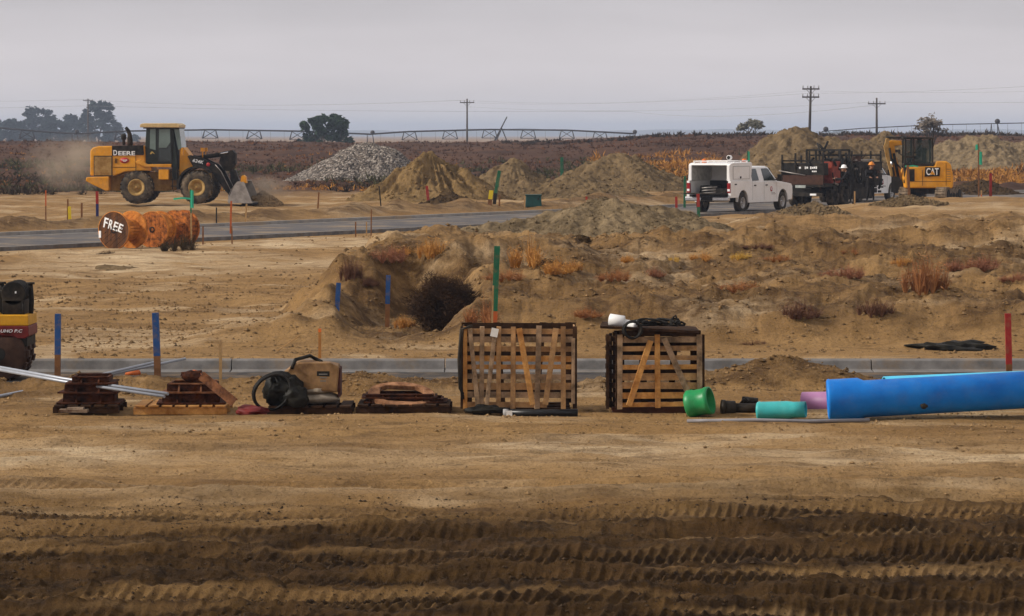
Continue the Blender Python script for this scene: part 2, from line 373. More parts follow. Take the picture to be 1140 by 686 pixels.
# ------------------------------------------------------------------ ground: one sheet to the horizon
def build_ground():
    ys = list(np.linspace(8, 16.6, 24)[:-1])
    ys += [F*H/p for p in np.arange(755, 82, -.9)]
    ys += [F*H/p for p in np.arange(82, 20, -.35)]
    ys += list(np.geomspace(640, 9000, 60))
    ys = np.array(sorted(ys))
    c = np.arange(-130, 1271, 1.0)
    us = np.concatenate([np.linspace(-1700, -131, 90), c, np.linspace(1272, 2800, 90)])
    us = (us-570)/F
    YY, UU = np.meshgrid(ys, us, indexing='ij')
    XX = UU*(YY+4*np.exp(-YY/30))
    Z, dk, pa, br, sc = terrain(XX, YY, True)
    nr, nc = XX.shape
    co = np.stack([XX, YY, Z], -1).reshape(-1, 3).astype(np.float32)
    i = np.arange(nr*nc).reshape(nr, nc)
    q = np.stack([i[:-1, :-1], i[:-1, 1:], i[1:, 1:], i[1:, :-1]], -1).reshape(-1, 4).astype(np.int32)
    me = bpy.data.meshes.new("ground"); me.vertices.add(len(co)); me.vertices.foreach_set("co", co.ravel())
    me.loops.add(q.size); me.loops.foreach_set("vertex_index", q.ravel())
    me.polygons.add(len(q)); me.polygons.foreach_set("loop_start", np.arange(0, q.size, 4, dtype=np.int32))
    me.polygons.foreach_set("use_smooth", np.ones(len(q), bool))
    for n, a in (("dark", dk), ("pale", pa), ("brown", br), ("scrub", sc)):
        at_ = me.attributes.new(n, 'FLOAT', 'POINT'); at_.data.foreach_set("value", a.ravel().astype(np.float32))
    me.update(calc_edges=True); me.materials.append(M_SOIL)
    o = bpy.data.objects.new("ground", me); COL.objects.link(o); tag(o, kind='structure')
build_ground()

# ------------------------------------------------------------------ roads and kerbs
M_ASPH = mat("asphalt", (.034, .033, .036), .9, var=.3, scale=2.2, bump=.3, bscale=60, rgb2=(.10, .072, .045), fac=(.45, .72))
M_CONC = mat("kerb_concrete", (.155, .145, .137), .9, var=.3, scale=3, bump=.2, bscale=40)
M_CONC2 = mat("lit_kerb_concrete", (.30, .275, .25), .9, var=.2, scale=2, bump=.2)  # lighter copy for the far kerb, its lit face put into the colour
M_JOINT = mat("kerb_joint", (.09, .085, .08), .95)
def strip(name, pts_left, pts_right, z, m):
    n = len(pts_left); vs = [(p[0], p[1], z) for p in pts_left]+[(p[0], p[1], z) for p in pts_right]
    mb = MB(); mb.add(vs, [(i, n+i, n+i+1, i+1) for i in range(n-1)]); o = mb.build(name, m); tag(o, kind='structure'); return o
xs = np.linspace(-16, 16, 60)
strip("road", [(x, 44.15+.1*math.sin(x*1.3)) for x in xs], [(x, 47.9) for x in xs], -.035, M_ASPH)
kb = MB()
x = -16.
kprof = [(47.88, -.2), (47.88, -.028), (48.18, -.012), (48.22, .105), (48.25, .122), (48.42, .126), (48.43, -.2)]
while x < 16:
    kb.prism(kprof, x, x+3.0, 'x'); x += 3.012
tag(kb.build("kerb", M_CONC, bevel=.008), kind='structure')
us = np.linspace(-75, 90, 120)
M_ASPH2 = mat("pale_asphalt", (.10, .094, .098), .9, var=.25, scale=.7, bump=.3, bscale=40, rgb2=(.17, .145, .12), fac=(.45, .75)); dusty(M_ASPH2, .85, (.30, .21, .12), .45, .50, .66); dusty(M_ASPH, .8, (.20, .13, .07), .9, .48, .68); dusty(M_CONC, .7, (.20, .135, .075), 1.6, .5, .68); dusty(M_CONC2, .7, (.33, .24, .15), .5, .48, .64)
strip("road", [road_pt(u, 3.1) for u in us], [road_pt(u, -3.4) for u in us], .05, M_ASPH2)
for s_ in (1,):
    kb = MB(); pr = []
    for u in np.arange(-75, 90, 3.0):
        for (v0, v1, z1) in ((3.08, 3.42, .062), (3.42, 3.62, .18)):
            a, b_ = road_pt(u, v0), road_pt(u+2.98, v0); c_, d_ = road_pt(u+2.98, v1), road_pt(u, v1)
            kb.prism([a, b_, c_, d_], -.2, z1, 'z')
    tag(kb.build("kerb", M_CONC2), kind='structure')
kb = MB()
for u in np.arange(-75, 90, 3.0):
    kb.prism([road_pt(u, -3.38), road_pt(u+2.98, -3.38), road_pt(u+2.98, -3.62), road_pt(u, -3.62)], -.2, .09, 'z')
tag(kb.build("kerb", M_CONC), kind='structure')

# ------------------------------------------------------------------ heaps
def soil_heap_mat(name, a, b_, stretch=None, sc=1.2):
    m = mat(name, a, .95, var=0., rgb2=b_, scale=sc, bump=1., bscale=3.2, spec=.1, coord="Object", stretch=stretch)
    for n in m.node_tree.nodes:
        if n.type == 'BUMP': n.inputs["Distance"].default_value = .22
        if n.type == 'TEX_NOISE': n.inputs["Detail"].default_value = 8; n.inputs["Roughness"].default_value = .72
    return m
M_HEAP = soil_heap_mat("heap_sand", (.11, .066, .024), (.33, .21, .088))
M_HEAP2 = soil_heap_mat("heap_sandy_brown", (.10, .066, .032), (.25, .17, .085))
M_HEAPG = soil_heap_mat("heap_greyish_silt", (.105, .074, .040), (.33, .24, .135), None, 1.4)
M_HEAPD = soil_heap_mat("heap_dark_spoil", (.04, .023, .010), (.10, .06, .026), None, 2)
def heap(name, label, px, Y, ptop, wpx, dy, m, seed, sharp=1.15, rough=.10, lobes=(), zoff=0., n=150, gully=.12, flat=.0, crumbs=900, lump_=.10):
    cx = X(px, Y); base = gz(cx, Y)+zoff; h = ZY(ptop, Y)-base; rx = wpx*Y/F/2
    g = np.linspace(-1.25, 1.25, n); GX, GY = np.meshgrid(g, g)
    ang = np.arctan2(GY, GX); r = np.hypot(GX, GY)
    rr = r*(1+.24*vn(np.cos(ang)*1.3+seed, np.sin(ang)*1.3, seed)+.06*vn(np.cos(ang)*4+seed, np.sin(ang)*4, seed+1))
    k = np.sqrt(rr*rr+.012)
    f = np.clip(1.06-k, -.35, None); f = np.where(f > 0, f**sharp, f)
    if flat: f = np.minimum(f, flat+.25*(f-flat))/(flat+.25*(1-flat))
    zz = f*h
    for lx, ly, lr, lh in lobes:
        q = np.sqrt(((GX-lx)/lr)**2+((GY-ly)/lr)**2+.02); zz = np.maximum(zz, np.clip(1.07-q, -.35, None)*lh*h)
    env = np.clip(f*3, 0, 1)
    zz = zz-gully*h*np.abs(vn(np.cos(ang)*5+seed, np.sin(ang)*5+r*1.2, seed+3))*np.clip(r*1.8, 0, 1)*env*(1.2-np.clip(r, 0, 1))
    zz = zz+.11*h*fbm(GX*2.3+seed, GY*2.3, 3, seed+6)*env*np.clip(r*2.2, .15, 1)+1.5*rough*(fbm(GX*rx/.9, GY*dy/.9, 4, seed+5)*.6+.45*fbm(GX*rx/.28, GY*dy/.28, 2, seed+8))*env
    WX = cx+GX*rx; WY = Y+GY*dy
    tz = terrain(WX, WY)
    Zw = np.where(zz > 0, np.maximum(tz, base*.0+tz)+zz, tz+zz*1.2-.05)
    vs = np.stack([WX-cx, WY-Y, Zw-base], -1).reshape(-1, 3)
    i = np.arange(n*n).reshape(n, n); q = np.stack([i[:-1, :-1], i[:-1, 1:], i[1:, 1:], i[1:, :-1]], -1).reshape(-1, 4)
    keep = (zz.reshape(-1)[q] > -.12*h).any(1); q = q[keep]
    V = vs.tolist(); Q = q.tolist(); ns = len(Q); rg = random.Random(seed); used = [k for k in set(q.ravel().tolist()) if zz.reshape(-1)[k] > .02*h]
    for k in range(crumbs):      # loose lumps lying on the heap, most of them low on its flanks
        p = V[rg.choice(used)]; u = p[2]/h
        if rg.random() < u*.6: continue
        s = lump_*(.3+.9*rg.random()**3); o = len(V); c = Vector((p[0]+rg.uniform(-.05, .05), p[1]+rg.uniform(-.05, .05), p[2]+s*.15))
        for e_ in ((1, 0, 0), (-1, 0, 0), (0, 1, 0), (0, -1, 0), (0, 0, 1), (0, 0, -1)): t_ = s*rg.uniform(.6, 1.2); V.append((c.x+e_[0]*t_, c.y+e_[1]*t_, c.z+e_[2]*t_*.8))
        Q += [[o+i_ for i_ in f_] for f_ in ((0, 2, 4), (2, 1, 4), (1, 3, 4), (3, 0, 4), (2, 0, 5), (1, 2, 5), (3, 1, 5), (0, 3, 5))]
    me = bpy.data.meshes.new(name); me.from_pydata(V, [], Q); me.materials.append(m)
    me.polygons.foreach_set("use_smooth", [True]*ns+[False]*(len(Q)-ns))
    bm = bmesh.new(); bm.from_mesh(me); bmesh.ops.delete(bm, geom=[v for v in bm.verts if not v.link_faces], context='VERTS'); bm.to_mesh(me); bm.free()
    o = bpy.data.objects.new(name, me); COL.objects.link(o); o.location = (cx, Y, base)
    return tag(o, label, "heap", "heaps of soil and gravel on the site")
def gravel_mat():
    m = bpy.data.materials.new("gravel"); m.use_nodes = True; t = m.node_tree; b = t.nodes["Principled BSDF"]; l = t.links.new
    b.inputs["Roughness"].default_value = .9
    c = t.nodes.new("ShaderNodeTexCoord"); v = t.nodes.new("ShaderNodeTexVoronoi"); v.inputs["Scale"].default_value = 8.5; l(c.outputs["Object"], v.inputs["Vector"])
    s = t.nodes.new("ShaderNodeSeparateColor"); l(v.outputs["Color"], s.inputs[0])
    r = t.nodes.new("ShaderNodeValToRGB"); l(s.outputs["Red"], r.inputs[0])
    r.color_ramp.elements[0].color = (.03, .024, .02, 1); r.color_ramp.elements[1].color = (.40, .345, .29, 1); n = r.color_ramp.elements.new(.6); n.color = (.14, .108, .082, 1)
    l(r.outputs[0], b.inputs["Base Color"])
    bp = t.nodes.new("ShaderNodeBump"); bp.invert = True; bp.inputs["Strength"].default_value = 1; bp.inputs["Distance"].default_value = .12; l(v.outputs["Distance"], bp.inputs["Height"]); l(bp.outputs[0], b.inputs["Normal"])
    return m
M_GRAVEL = gravel_mat()
heap("gravel_heap", "long speckled grey gravel heap behind the loader bucket and the sharp sand heap", 408, 228, 156, 165, 4.2, M_GRAVEL, 3, 1.0, .06, gully=.03, lobes=((-.3, 0, .8, .72), (.25, 0, .7, .9)))
heap("sand_heap", "tall ridged yellow brown sand heap with the sharpest peak, in front of the gravel", 478, 168, 165, 172, 3.8, M_HEAP, 11, 1.25, .16, lobes=((.42, -.1, .55, .72), (-.35, -.25, .6, .42), (.15, -.2, .5, .8)), gully=.42)
heap("sand_heap", "rounded tan sand heap just right of the sharp peaked one", 572, 190, 174, 112, 3.0, M_HEAP2, 23, 1.05, .10, lobes=((.5, -.1, .7, .45),))
heap("sand_heap", "low broad tan heap with flat top between the rounded heap and the white pickup", 688, 196, 169, 185, 4.2, M_HEAP2, 31, 1.0, .14, lobes=((.2, 0, .5, .98), (-.35, 0, .6, .6), (.55, -.2, .5, .5)), gully=.1)
heap("sand_heap", "low brown tan spoil heap in front of the broad flat topped heap", 640, 172, 196, 170, 3.0, M_HEAP2, 37, 1.0, .12, lobes=((.5, 0, .6, .7),))
heap("silt_heap", "wide grey brown silt mound rising from the bank near the middle of the photo", 674, 77.8, 220, 400, 4.7, M_HEAPG, 41, .92, .10, n=340, lobes=((-.22, .1, .6, .84), (.26, .0, .66, .86)), gully=.06, crumbs=5000, lump_=.045)
heap("soil_heap", "big grey brown soil heap rising behind the white pickup cab", 884, 236, 139, 190, 5.5, M_HEAP2, 53, 1.0, .16, lobes=((.45, .1, .7, .78), (-.25, .1, .6, .85)), gully=.12)
heap("soil_heap", "low pale soil heap behind the black trailer", 955, 246, 151, 150, 4.5, M_HEAP2, 59, 1.0, .14, lobes=((.5, 0, .6, .8),))
heap("soil_heap", "peaked soil heap behind the excavator cab", 984, 258, 144, 110, 4.5, M_HEAP2, 61, 1.1, .14)
heap("soil_heap", "long soil heap behind the orange weeds at the right edge", 1096, 262, 149, 190, 5.5, M_HEAPG, 67, .9, .22, lobes=((.6, 0, .7, .97), (-.4, 0, .6, .85)), gully=.15)
heap("soil_heap", "dark spoil heap right of the excavator tracks beside the red stake", 1088, 186, 200, 95, 2.2, M_HEAPD, 71, 1.0, .12, lobes=((-.3, 0, .6, .8),))
heap("soil_heap", "small pale dirt heap in front of the excavator tracks", 1012, 141, 217, 80, 1.3, M_HEAP2, 73, 1.3, .05)
heap("soil_heap", "small dark dirt heap at the foot of the leaning red stake", 500, 152, 214, 85, 1.6, M_HEAPD, 79, 1.1, .08)
heap("soil_heap", "low flat dirt bump on the pale ground below the reel marked FREE", 127, 84, 296, 46, .8, M_HEAP2, 83, 1.2, .02, n=70, crumbs=60, lump_=.03)
heap("soil_heap", "low dirt heap in front of the pickup front wheel", 905, 136, 225, 90, 1.8, M_HEAP2, 89, 1.2, .06)

# ------------------------------------------------------------------ loose clods
def clods(name, label, zones, n, m, seed, smax, nsc=1.1):
    rg = random.Random(seed); V = []; Fc = []
    iv = [Vector(p) for p in ((1, 0, 0), (-1, 0, 0), (0, 1, 0), (0, -1, 0), (0, 0, 1), (0, 0, -1))]; ifc = [(0, 2, 4), (2, 1, 4), (1, 3, 4), (3, 0, 4), (2, 0, 5), (1, 2, 5), (3, 1, 5), (0, 3, 5)]
    pts = []
    for k in range(n):
        y = rg.uniform(*rg.choice(zones)); pts.append((rg.uniform(-.19, .19)*y, y))
    P_ = np.array(pts); Z = terrain(P_[:, 0], P_[:, 1]); cl = np.maximum(vn(P_[:, 0]/nsc, P_[:, 1]/nsc, 200)-.34, ridg((P_[:, 0]-.5*P_[:, 1])/2.6, (P_[:, 1]+.45*P_[:, 0])/1.7, 2, 201)-.66)
    for (x, y), z, c in zip(pts, Z, cl):
        if c < 0 or 44.3 < y < 48.5: continue
        s = smax*(.16+.84*rg.random()**4)*(.6+.0085*y)
        o = len(V)
        for v in iv:
            k = s*(.55+.9*rg.random()); V.append((x+v.x*k*1.25+rg.uniform(-.3, .3)*s, y+v.y*k*1.2, z+v.z*k*.8+s*.1))
        Fc += [[i+o for i in f] for f in ifc]
    mb = MB(); mb.v = V; mb.f = Fc; mb.mi = [0]*len(Fc); mb.smooth = [False]*len(Fc)
    tag(mb.build(name, m, fix=False), label, "clods", kind='stuff')
clods("dirt_clods", "loose crumbs and clods on the pale churned dirt", ((42.6, 44.3), (48.6, 56), (50, 70), (52, 75), (54, 75), (60, 80), (70, 125)), 42000, mat("clod_soil", (.10, .058, .023), .95, var=.3, scale=3, rgb2=(.26, .155, .064)), 5, .036, .9)
clods("dirt_clods", "fine crumbs on the graded dirt around the pallets and crates", ((30, 44), (37, 43)), 13000, mat("crumb_soil", (.16, .095, .04), .95, var=.3, scale=3, rgb2=(.36, .225, .10)), 15, .024, .9)
clods("dark_clods", "crumbs on the tilled strip nearest the viewer, darkened to match the painted vignette", ((21, 30.2),), 34000, mat("vignette_clod", (.025, .013, .005), .95, var=.4, scale=3, rgb2=(.075, .042, .016)), 6, .019, .6)  # crumb colour carries the same painted vignette
heap("soil_heap", "pale loose dirt pushed up at the mouth of the loader bucket", 293, 157, 212, 46, 1.6, soil_heap_mat("heap_pale", (.26, .16, .07), (.42, .28, .14)), 97, 1.2, .05, n=80)
# ================================================================== machines
M_YEL_P = mat("machine_yellow", (.68, .27, .006), .5, var=.18, scale=2.2, rgb2=(.80, .35, .014), bump=.05)
M_ORG_P = mat("excavator_yellow", (.72, .29, .008), .5, var=.15, scale=2, rgb2=(.82, .36, .016))
M_YDIRTY = mat("dusty_yellow", (.33, .17, .035), .8, var=.25, scale=4, rgb2=(.42, .26, .09))
M_BLK = mat("black_paint", (.008, .008, .008), .6, var=.3, scale=3, rgb2=(.022, .019, .016), spec=.12)
M_DKST = mat("dark_steel", (.022, .02, .018), .7, .1, var=.4, scale=4, spec=.15)
M_RUBW = mat("worn_tyre", (.022, .019, .016), .9, var=.3, rgb2=(.075, .058, .04), scale=4, bump=.3, bscale=15)
M_TYRE = mat("tyre_rubber", (.014, .013, .012), .9, var=.3, rgb2=(.05, .04, .03), scale=6, bump=.3, bscale=20)
M_TRACK = mat("dusty_track", (.10, .072, .045), .9, var=.4, rgb2=(.28, .21, .14), scale=5)
M_GLASS = mat("tinted_glass", (.018, .026, .025), .12, var=.1, spec=.6)
M_GLASSG = mat("sky_lit_glass", (.13, .18, .165), .15, var=.15, spec=.6, scale=1.5)
M_WHITE = mat("white_paint", (.87, .86, .85), .35, var=.0, scale=1.2, rgb2=(.80, .77, .73), fac=(.5, .8))
M_SEAM = mat("seam_grey", (.36, .35, .34), .7)
M_WHT = mat("white_lettering", (.85, .85, .85), .5, var=.02)
M_RED = mat("red_paint", (.45, .03, .025), .5, var=.2)
M_STEEL = mat("worn_bucket_steel", (.32, .29, .27), .55, .4, var=.3, scale=3, rgb2=(.42, .39, .36))
M_CHROME = mat("chrome", (.6, .6, .62), .25, .9, var=.05)
M_SKIN = mat("skin", (.32, .17, .11), .6, var=.1); M_NAVY = mat("dark_workwear", (.009, .009, .011), .9, var=.3, rgb2=(.026, .024, .024), spec=.1)
M_ORANGE = mat("orange_plastic", (.75, .16, .02), .5, var=.1); M_CREAM = mat("cream_roof", (.58, .42, .2), .5, var=.15)

for _m, _a in ((M_YEL_P, .38), (M_ORG_P, .25), (M_RUBW, .6), (M_BLK, .16), (M_WHITE, .16), (M_TYRE, .4)): dusty(_m, _a, (.34, .25, .155), 2.2, .46, .72)
def arc(cx, cz, r, a0, a1, n=12): return [(cx+r*math.cos(R(a0+(a1-a0)*i/n)), cz+r*math.sin(R(a0+(a1-a0)*i/n))) for i in range(n+1)]

# ------------------------------------------------------------------ people
def skin_chain(chains):
    """chains: lists of (point, radius); grown into one surface with a Skin modifier"""
    me = bpy.data.meshes.new("b"); V = []; E = []; rad = []; key = {}
    for ch in chains:
        prev = None
        for p, r in ch:
            k = tuple(round(c, 4) for c in p)
            if k not in key: key[k] = len(V); V.append(p); rad.append(r)
            if prev is not None and prev != key[k]: E.append((prev, key[k]))
            prev = key[k]
    me.from_pydata(V, E, []); o = bpy.data.objects.new("b", me); COL.objects.link(o)
    o.modifiers.new("skin", 'SKIN'); sk = me.skin_vertices[0].data
    for i, r in enumerate(rad): sk[i].radius = (r, r)
    sk[0].use_root = True
    sb = o.modifiers.new("s", 'SUBSURF'); sb.levels = 1; sb.render_levels = 1
    out = bpy.data.meshes.new_from_object(o.evaluated_get(bpy.context.evaluated_depsgraph_get()))
    bpy.data.objects.remove(o); return out
def person(label, loc, rz, J, hat=None, cat="person", vest=None):
    """J: joints in a local frame facing +x, y to the figure's left"""
    V = Vector; r = empty("person", loc, rz, label, cat)
    pel, chest, neck, head = V(J['pelvis']), V(J['chest']), V(J['neck']), V(J['head'])
    ch = [[(pel, .135), (pel.lerp(chest, .5), .135), (chest, .155), (neck, .06), (neck.lerp(head, .5), .055)]]
    hands = []
    for s, k in (('l', 1), ('r', -1)):
        sh, el, wr = V(J['sh'+s]), V(J['el'+s]), V(J['wr'+s]); hp, kn, an = V(J['hip'+s]), V(J['kn'+s]), V(J['an'+s])
        ch.append([(chest, .155), (sh, .07), (el, .048), (wr, .032), (wr+(wr-el).normalized()*.07, .034)])
        fw = V((an.x-kn.x, 0, 0)); fd = V((1, 0, 0))
        ch.append([(pel, .135), (hp, .098), (kn, .066), (an, .045), (an+fd*.09+V((0, 0, -.045)), .045), (an+fd*.19+V((0, 0, -.055)), .035)])
        hands.append((wr, (wr-el).normalized(), k))
    me = skin_chain(ch); me.materials.clear()
    for m_ in (M_NAVY, M_SKIN, M_BLK): me.materials.append(m_)
    b = bmesh.new(); b.from_mesh(me)
    # head with face
    hm = MB(); hm.ball(head, .105, 16, 12, (1, .8, 1.22)); hd = V((1, 0, 0))
    hm.ball(head+V((.10, 0, -.015)), .022, 8, 6, (1.2, .7, 1.3)); hm.ball(head+V((.06, 0, -.09)), .05, 8, 6, (1, 1.1, .6))
    for s in (-1, 1): hm.ball(head+V((-.005, s*.085, -.01)), .03, 8, 6, (.7, .4, 1.1)); hm.ball(head+V((.088, s*.035, .012)), .014, 6, 5)
    hm.box(head+V((.096, 0, -.062)), (.02, .045, .008))
    for wr, d, k in hands:
        up = V((0, 0, 1)) if abs(d.z) < .8 else V((1, 0, 0)); sx = d.cross(up).normalized(); q = sx.cross(d)
        hm.ball(wr+d*.07, .045, 8, 6, (.9, .9, .9))
        for i, (o_, l_) in enumerate(((-.03, .075), (-.01, .085), (.011, .08), (.03, .06))):
            a = wr+d*.10+sx*o_; hm.path([a, a+d*l_*.5-q*.008, a+d*l_-q*.03], [.0095, .009, .006], 6)
        hm.path([wr+d*.045+sx*.04*k, wr+d*.08+sx*.065*k, wr+d*.115+sx*.06*k-q*.015], [.012, .011, .008], 6)
    nf = len(b.faces)
    vs = [b.verts.new(p) for p in hm.v]; b.verts.ensure_lookup_table()
    for f in hm.f:
        try: b.faces.new([vs[i] for i in f])
        except ValueError: pass
    b.faces.ensure_lookup_table()
    for i, f in enumerate(b.faces):
        f.smooth = True; c = f.calc_center_median()
        f.material_index = 1 if (i >= nf or (c-head).length < .19) else 0
        if i < nf and c.z < .1 and (V(J['anl']).z < .3): f.material_index = 2
    b.to_mesh(me); b.free()
    o = bpy.data.objects.new("body", me); COL.objects.link(o); o.parent = r
    h = MB()
    if hat:
        h.lathe([(.001, .155), (.06, .15), (.105, .115), (.128, .06), (.135, .035), (.165, .025), (.165, .015), (.12, .02)], head+V((-.005, 0, .02)), 'z', 20)
        h.box(head+V((.15, 0, .045)), (.10, .2, .012)); h.path([head+V((-.11, 0, .15)), head+V((0, 0, .185)), head+V((.1, 0, .15))], .015, 6)
        h.build("hard_hat", hat, r)
    else:
        h.lathe([(.001, .14), (.07, .125), (.105, .07), (.112, .01), (.10, -.06)], head+V((-.02, 0, .005)), 'z', 18, ang=2*math.pi); h.build("hair", M_BLK, r)
    if vest:
        v = MB(); mid = pel.lerp(chest, .55)
        for s in (-1, 1): v.bar(chest+V((.14, s*.09, .12)), pel+V((.145, s*.09, .1)), .05, .012, up=(1, 0, 0)); v.bar(chest+V((-.155, s*.09, .12)), pel+V((-.145, s*.09, .1)), .05, .012, up=(1, 0, 0))
        v.lathe([(.163, -.025), (.167, 0), (.163, .025)], mid, 'z', 20); v.build("reflective_strip", vest, r)
    return r
def J_stand(lean=0., reach=0.3):
    s = math.sin(lean); c = math.cos(lean)
    P_ = lambda t: (s*t, 0, .93+c*t)
    ch = P_(.42); nk = P_(.58); hd = (s*.72+.05, 0, .93+c*.72)
    J = dict(pelvis=(0, 0, .95), chest=ch, neck=nk, head=hd)
    for q, k in (('l', 1), ('r', -1)):
        J['sh'+q] = (ch[0]+s*.06, .20*k, ch[2]+.07); J['el'+q] = (ch[0]+reach*.45, .27*k, ch[2]-.2); J['wr'+q] = (ch[0]+reach*1.1, .2*k, ch[2]-.26+.2*reach)
        J['hip'+q] = (0, .1*k, .9); J['kn'+q] = (.05, .11*k, .49); J['an'+q] = (-.03+.1*k, .12*k, .09)
    return J
def J_sit():
    J = dict(pelvis=(0, 0, .12), chest=(-.05, 0, .5), neck=(-.04, 0, .68), head=(.0, 0, .84))
    for q, k in (('l', 1), ('r', -1)):
        J['sh'+q] = (-.04, .2*k, .58); J['el'+q] = (.13, .25*k, .34); J['wr'+q] = (.38, .18*k, .36)
        J['hip'+q] = (.06, .1*k, .12); J['kn'+q] = (.45, .14*k, .16); J['an'+q] = (.5, .14*k, -.26)
    return J

# ------------------------------------------------------------------ wheel loader
def loader():
    Y = 156; px = 90+380/5.7; x = X(px, Y); k = 138.; yaw = R(-3)
    z0 = ZY(226.3, Y)
    r = empty("wheel_loader", (x, Y, z0), yaw, "yellow wheel loader with dark cab, lettered hood and lowered bucket, driving right", "wheel loader")
    c = lambda a, b: ((a-380)/k/math.cos(yaw), (550-b)/k)
    W2 = 1.12
    # rear hood
    hood = MB().prism([c(84, 375), c(84, 218), c(100, 200), c(135, 190), c(425, 186), c(430, 300), c(470, 322), c(470, 345), c(380, 345), c(300, 352), c(240, 375)], -W2+.1, W2-.1)
    body = hood.build("hood", M_YEL_P, r, bevel=.05)
    g = MB()
    g.box(((c(165, 0)[0]), -W2+.09, c(0, 314)[1]), (.78, .04, .85)); gr = g.build("grille", M_YDIRTY, body)
    MB().box((c(166, 0)[0], -W2+.10, c(0, 314)[1]), (.86, .02, .93)).build("grille_frame", M_DKST, body)
    MB().prism([c(222, 250), c(222, 188), c(420, 184), c(424, 245)], -W2+.08, -W2+.12).build("name_panel", M_BLK, body)
    text("lettering", "D", M_WHT, body, .235, (c(243, 0)[0], -W2+.072, c(0, 231)[1]), (R(90), 0, 0), .17, .02)
    text("lettering", "EERE", M_WHT, body, .19, (c(315, 0)[0], -W2+.072, c(0, 234)[1]), (R(90), 0, 0), .77, .02)
    dc = MB(); dc.lathe([(0, -.012), (.21, -.012), (.21, 0), (0, 0)], (0, 0, 0), 'y', 28); d_ = dc.build("decal", M_RED, body, loc=(c(301, 0)[0], -W2+.1, c(0, 279)[1])); d_.scale = (1.0, 1, .62)
    dm = MB()
    for i, (xx, ww) in enumerate(((-.11, .05), (-.045, .04), (.02, .05), (.09, .06))): dm.box((xx, -.015, .02), (ww, .006, .06+.01*(i % 2)))
    dm.box((0, -.015, -.06), (.14, .006, .04)); dm.build("decal_mark", M_WHT, d_)
    lv = MB()
    for i in range(4): lv.box((c(248, 0)[0], -W2+.09, c(0, 270+i*8)[1]), (.11, .03, .03))
    lv.build("louvre", M_BLK, body)
    seam = MB()
    for a, b_ in ((222, 375), (372, 345)): seam.box((c(a, 0)[0], -W2+.097, (c(0, 250)[1]+c(0, b_)[1])/2), (.02, .015, c(0, 250)[1]-c(0, b_)[1]))
    seam.box((c(300, 0)[0], -W2+.097, c(0, 322)[1]), (1.05, .015, .02)); seam.build("panel_seam", M_DKST, body)
    ct = MB().prism([c(60, 408), c(62, 385), c(205, 380), c(206, 468), c(186, 470), c(88, 424)], -W2-.06, W2+.06); ct.build("counterweight", M_YEL_P, r, bevel=.04)
    fr = MB(); fr.prism([c(206, 380), c(640, 335), c(640, 430), c(560, 470), c(206, 470)], -.5, .5); fr.prism([c(520, 335), c(640, 335), c(660, 460), c(540, 470)], -.42, .42)
    fr.tube((0, -.9, .74), (0, .9, .74), .2); fr.tube((c(760, 0)[0], -.9, .74), (c(760, 0)[0], .9, .74), .2); fr.prism([c(640, 340), c(820, 340), c(830, 470), c(640, 450)], -.45, .45)
    fr.build("chassis", M_YDIRTY, r)
    # cab
    cb = MB(); cb.prism([c(425, 300), c(425, 190), c(432, 76), c(600, 72), c(628, 300), c(628, 400), c(600, 395), c(596, 302)], -.78, .78)
    cab = cb.build("cab", mat("cab_frame", (.022, .03, .026), .5, var=.2), r, bevel=.03)
    MB().prism([c(394, 72), c(396, 52), c(420, 46), c(625, 46), c(646, 56), c(646, 74)], -.92, .92).build("roof", M_CREAM, cab, bevel=.03)
    MB().prism([c(415, 80), c(415, 72.5), c(640, 74.5), c(640, 82)], -.88, .88).build("roof_liner", M_BLK, cab)
    MB().prism([c(455, 205), c(457, 82), c(492, 80), c(492, 215)], -.80, -.775).build("window", M_GLASSG, cab)
    dr = MB(); dr.prism([c(500, 292), c(500, 80), c(592, 78), c(596, 292)], -.80, -.772); door = dr.build("door", mat("door_dark", (.02, .024, .023), .5), cab)
    MB().prism([c(512, 200), c(514, 85), c(582, 83), c(585, 165), c(560, 200)], -.812, -.79).build("window", M_GLASSG, door)
    MB().prism([c(512, 285), c(512, 206), c(562, 206), c(587, 172), c(590, 285)], -.812, -.79).build("window", M_GLASS, door)
    MB().prism([c(633, 215), c(606, 82), c(640, 80), c(655, 200)], -.74, .74).build("windscreen", M_GLASSG, cab)
    em = MB().prism([c(456, 240), c(462, 226), c(470, 222), c(476, 228), c(488, 240), c(478, 236), c(470, 233), c(464, 240)], -.80, -.785).build("emblem", mat("emblem_yellow", (.7, .5, .12), .5), cab)
    MB().bar((c(598, 0)[0], -.86, c(0, 300)[1]), (c(603, 0)[0], -.86, c(0, 90)[1]), .035).build("grab_rail", M_BLK, cab)
    MB().prism([c(430, 320), c(380, 300), c(372, 286), c(400, 274), c(445, 304), c(596, 302), c(596, 322)], -W2+.02, -.70).build("step_rail", M_YEL_P, r, bevel=.02)
    tk = MB(); tk.box((c(548, 0)[0], -.86, c(0, 367)[1]), (.46, .4, .47)); tank = tk.build("step_box", M_YEL_P, r, bevel=.03)
    st = MB()
    for b_ in (350, 400, 440): st.box((c(618, 0)[0], -.95, c(0, b_)[1]), (.36, .3, .04))
    st.bar((c(605, 0)[0], -1.05, c(0, 460)[1]), (c(602, 0)[0], -1.05, c(0, 300)[1]), .04); st.bar((c(632, 0)[0], -1.05, c(0, 460)[1]), (c(632, 0)[0], -1.05, c(0, 300)[1]), .04); st.build("ladder", M_BLK, r)
    ex = MB(); P_ = [c(315, 188), c(315, 150), c(313, 115), c(304, 92), c(288, 72)]; ex.path([(a, -.15, b_) for a, b_ in P_], [.13, .125, .1, .085, .075], 12); ex.build("exhaust", M_BLK, r)
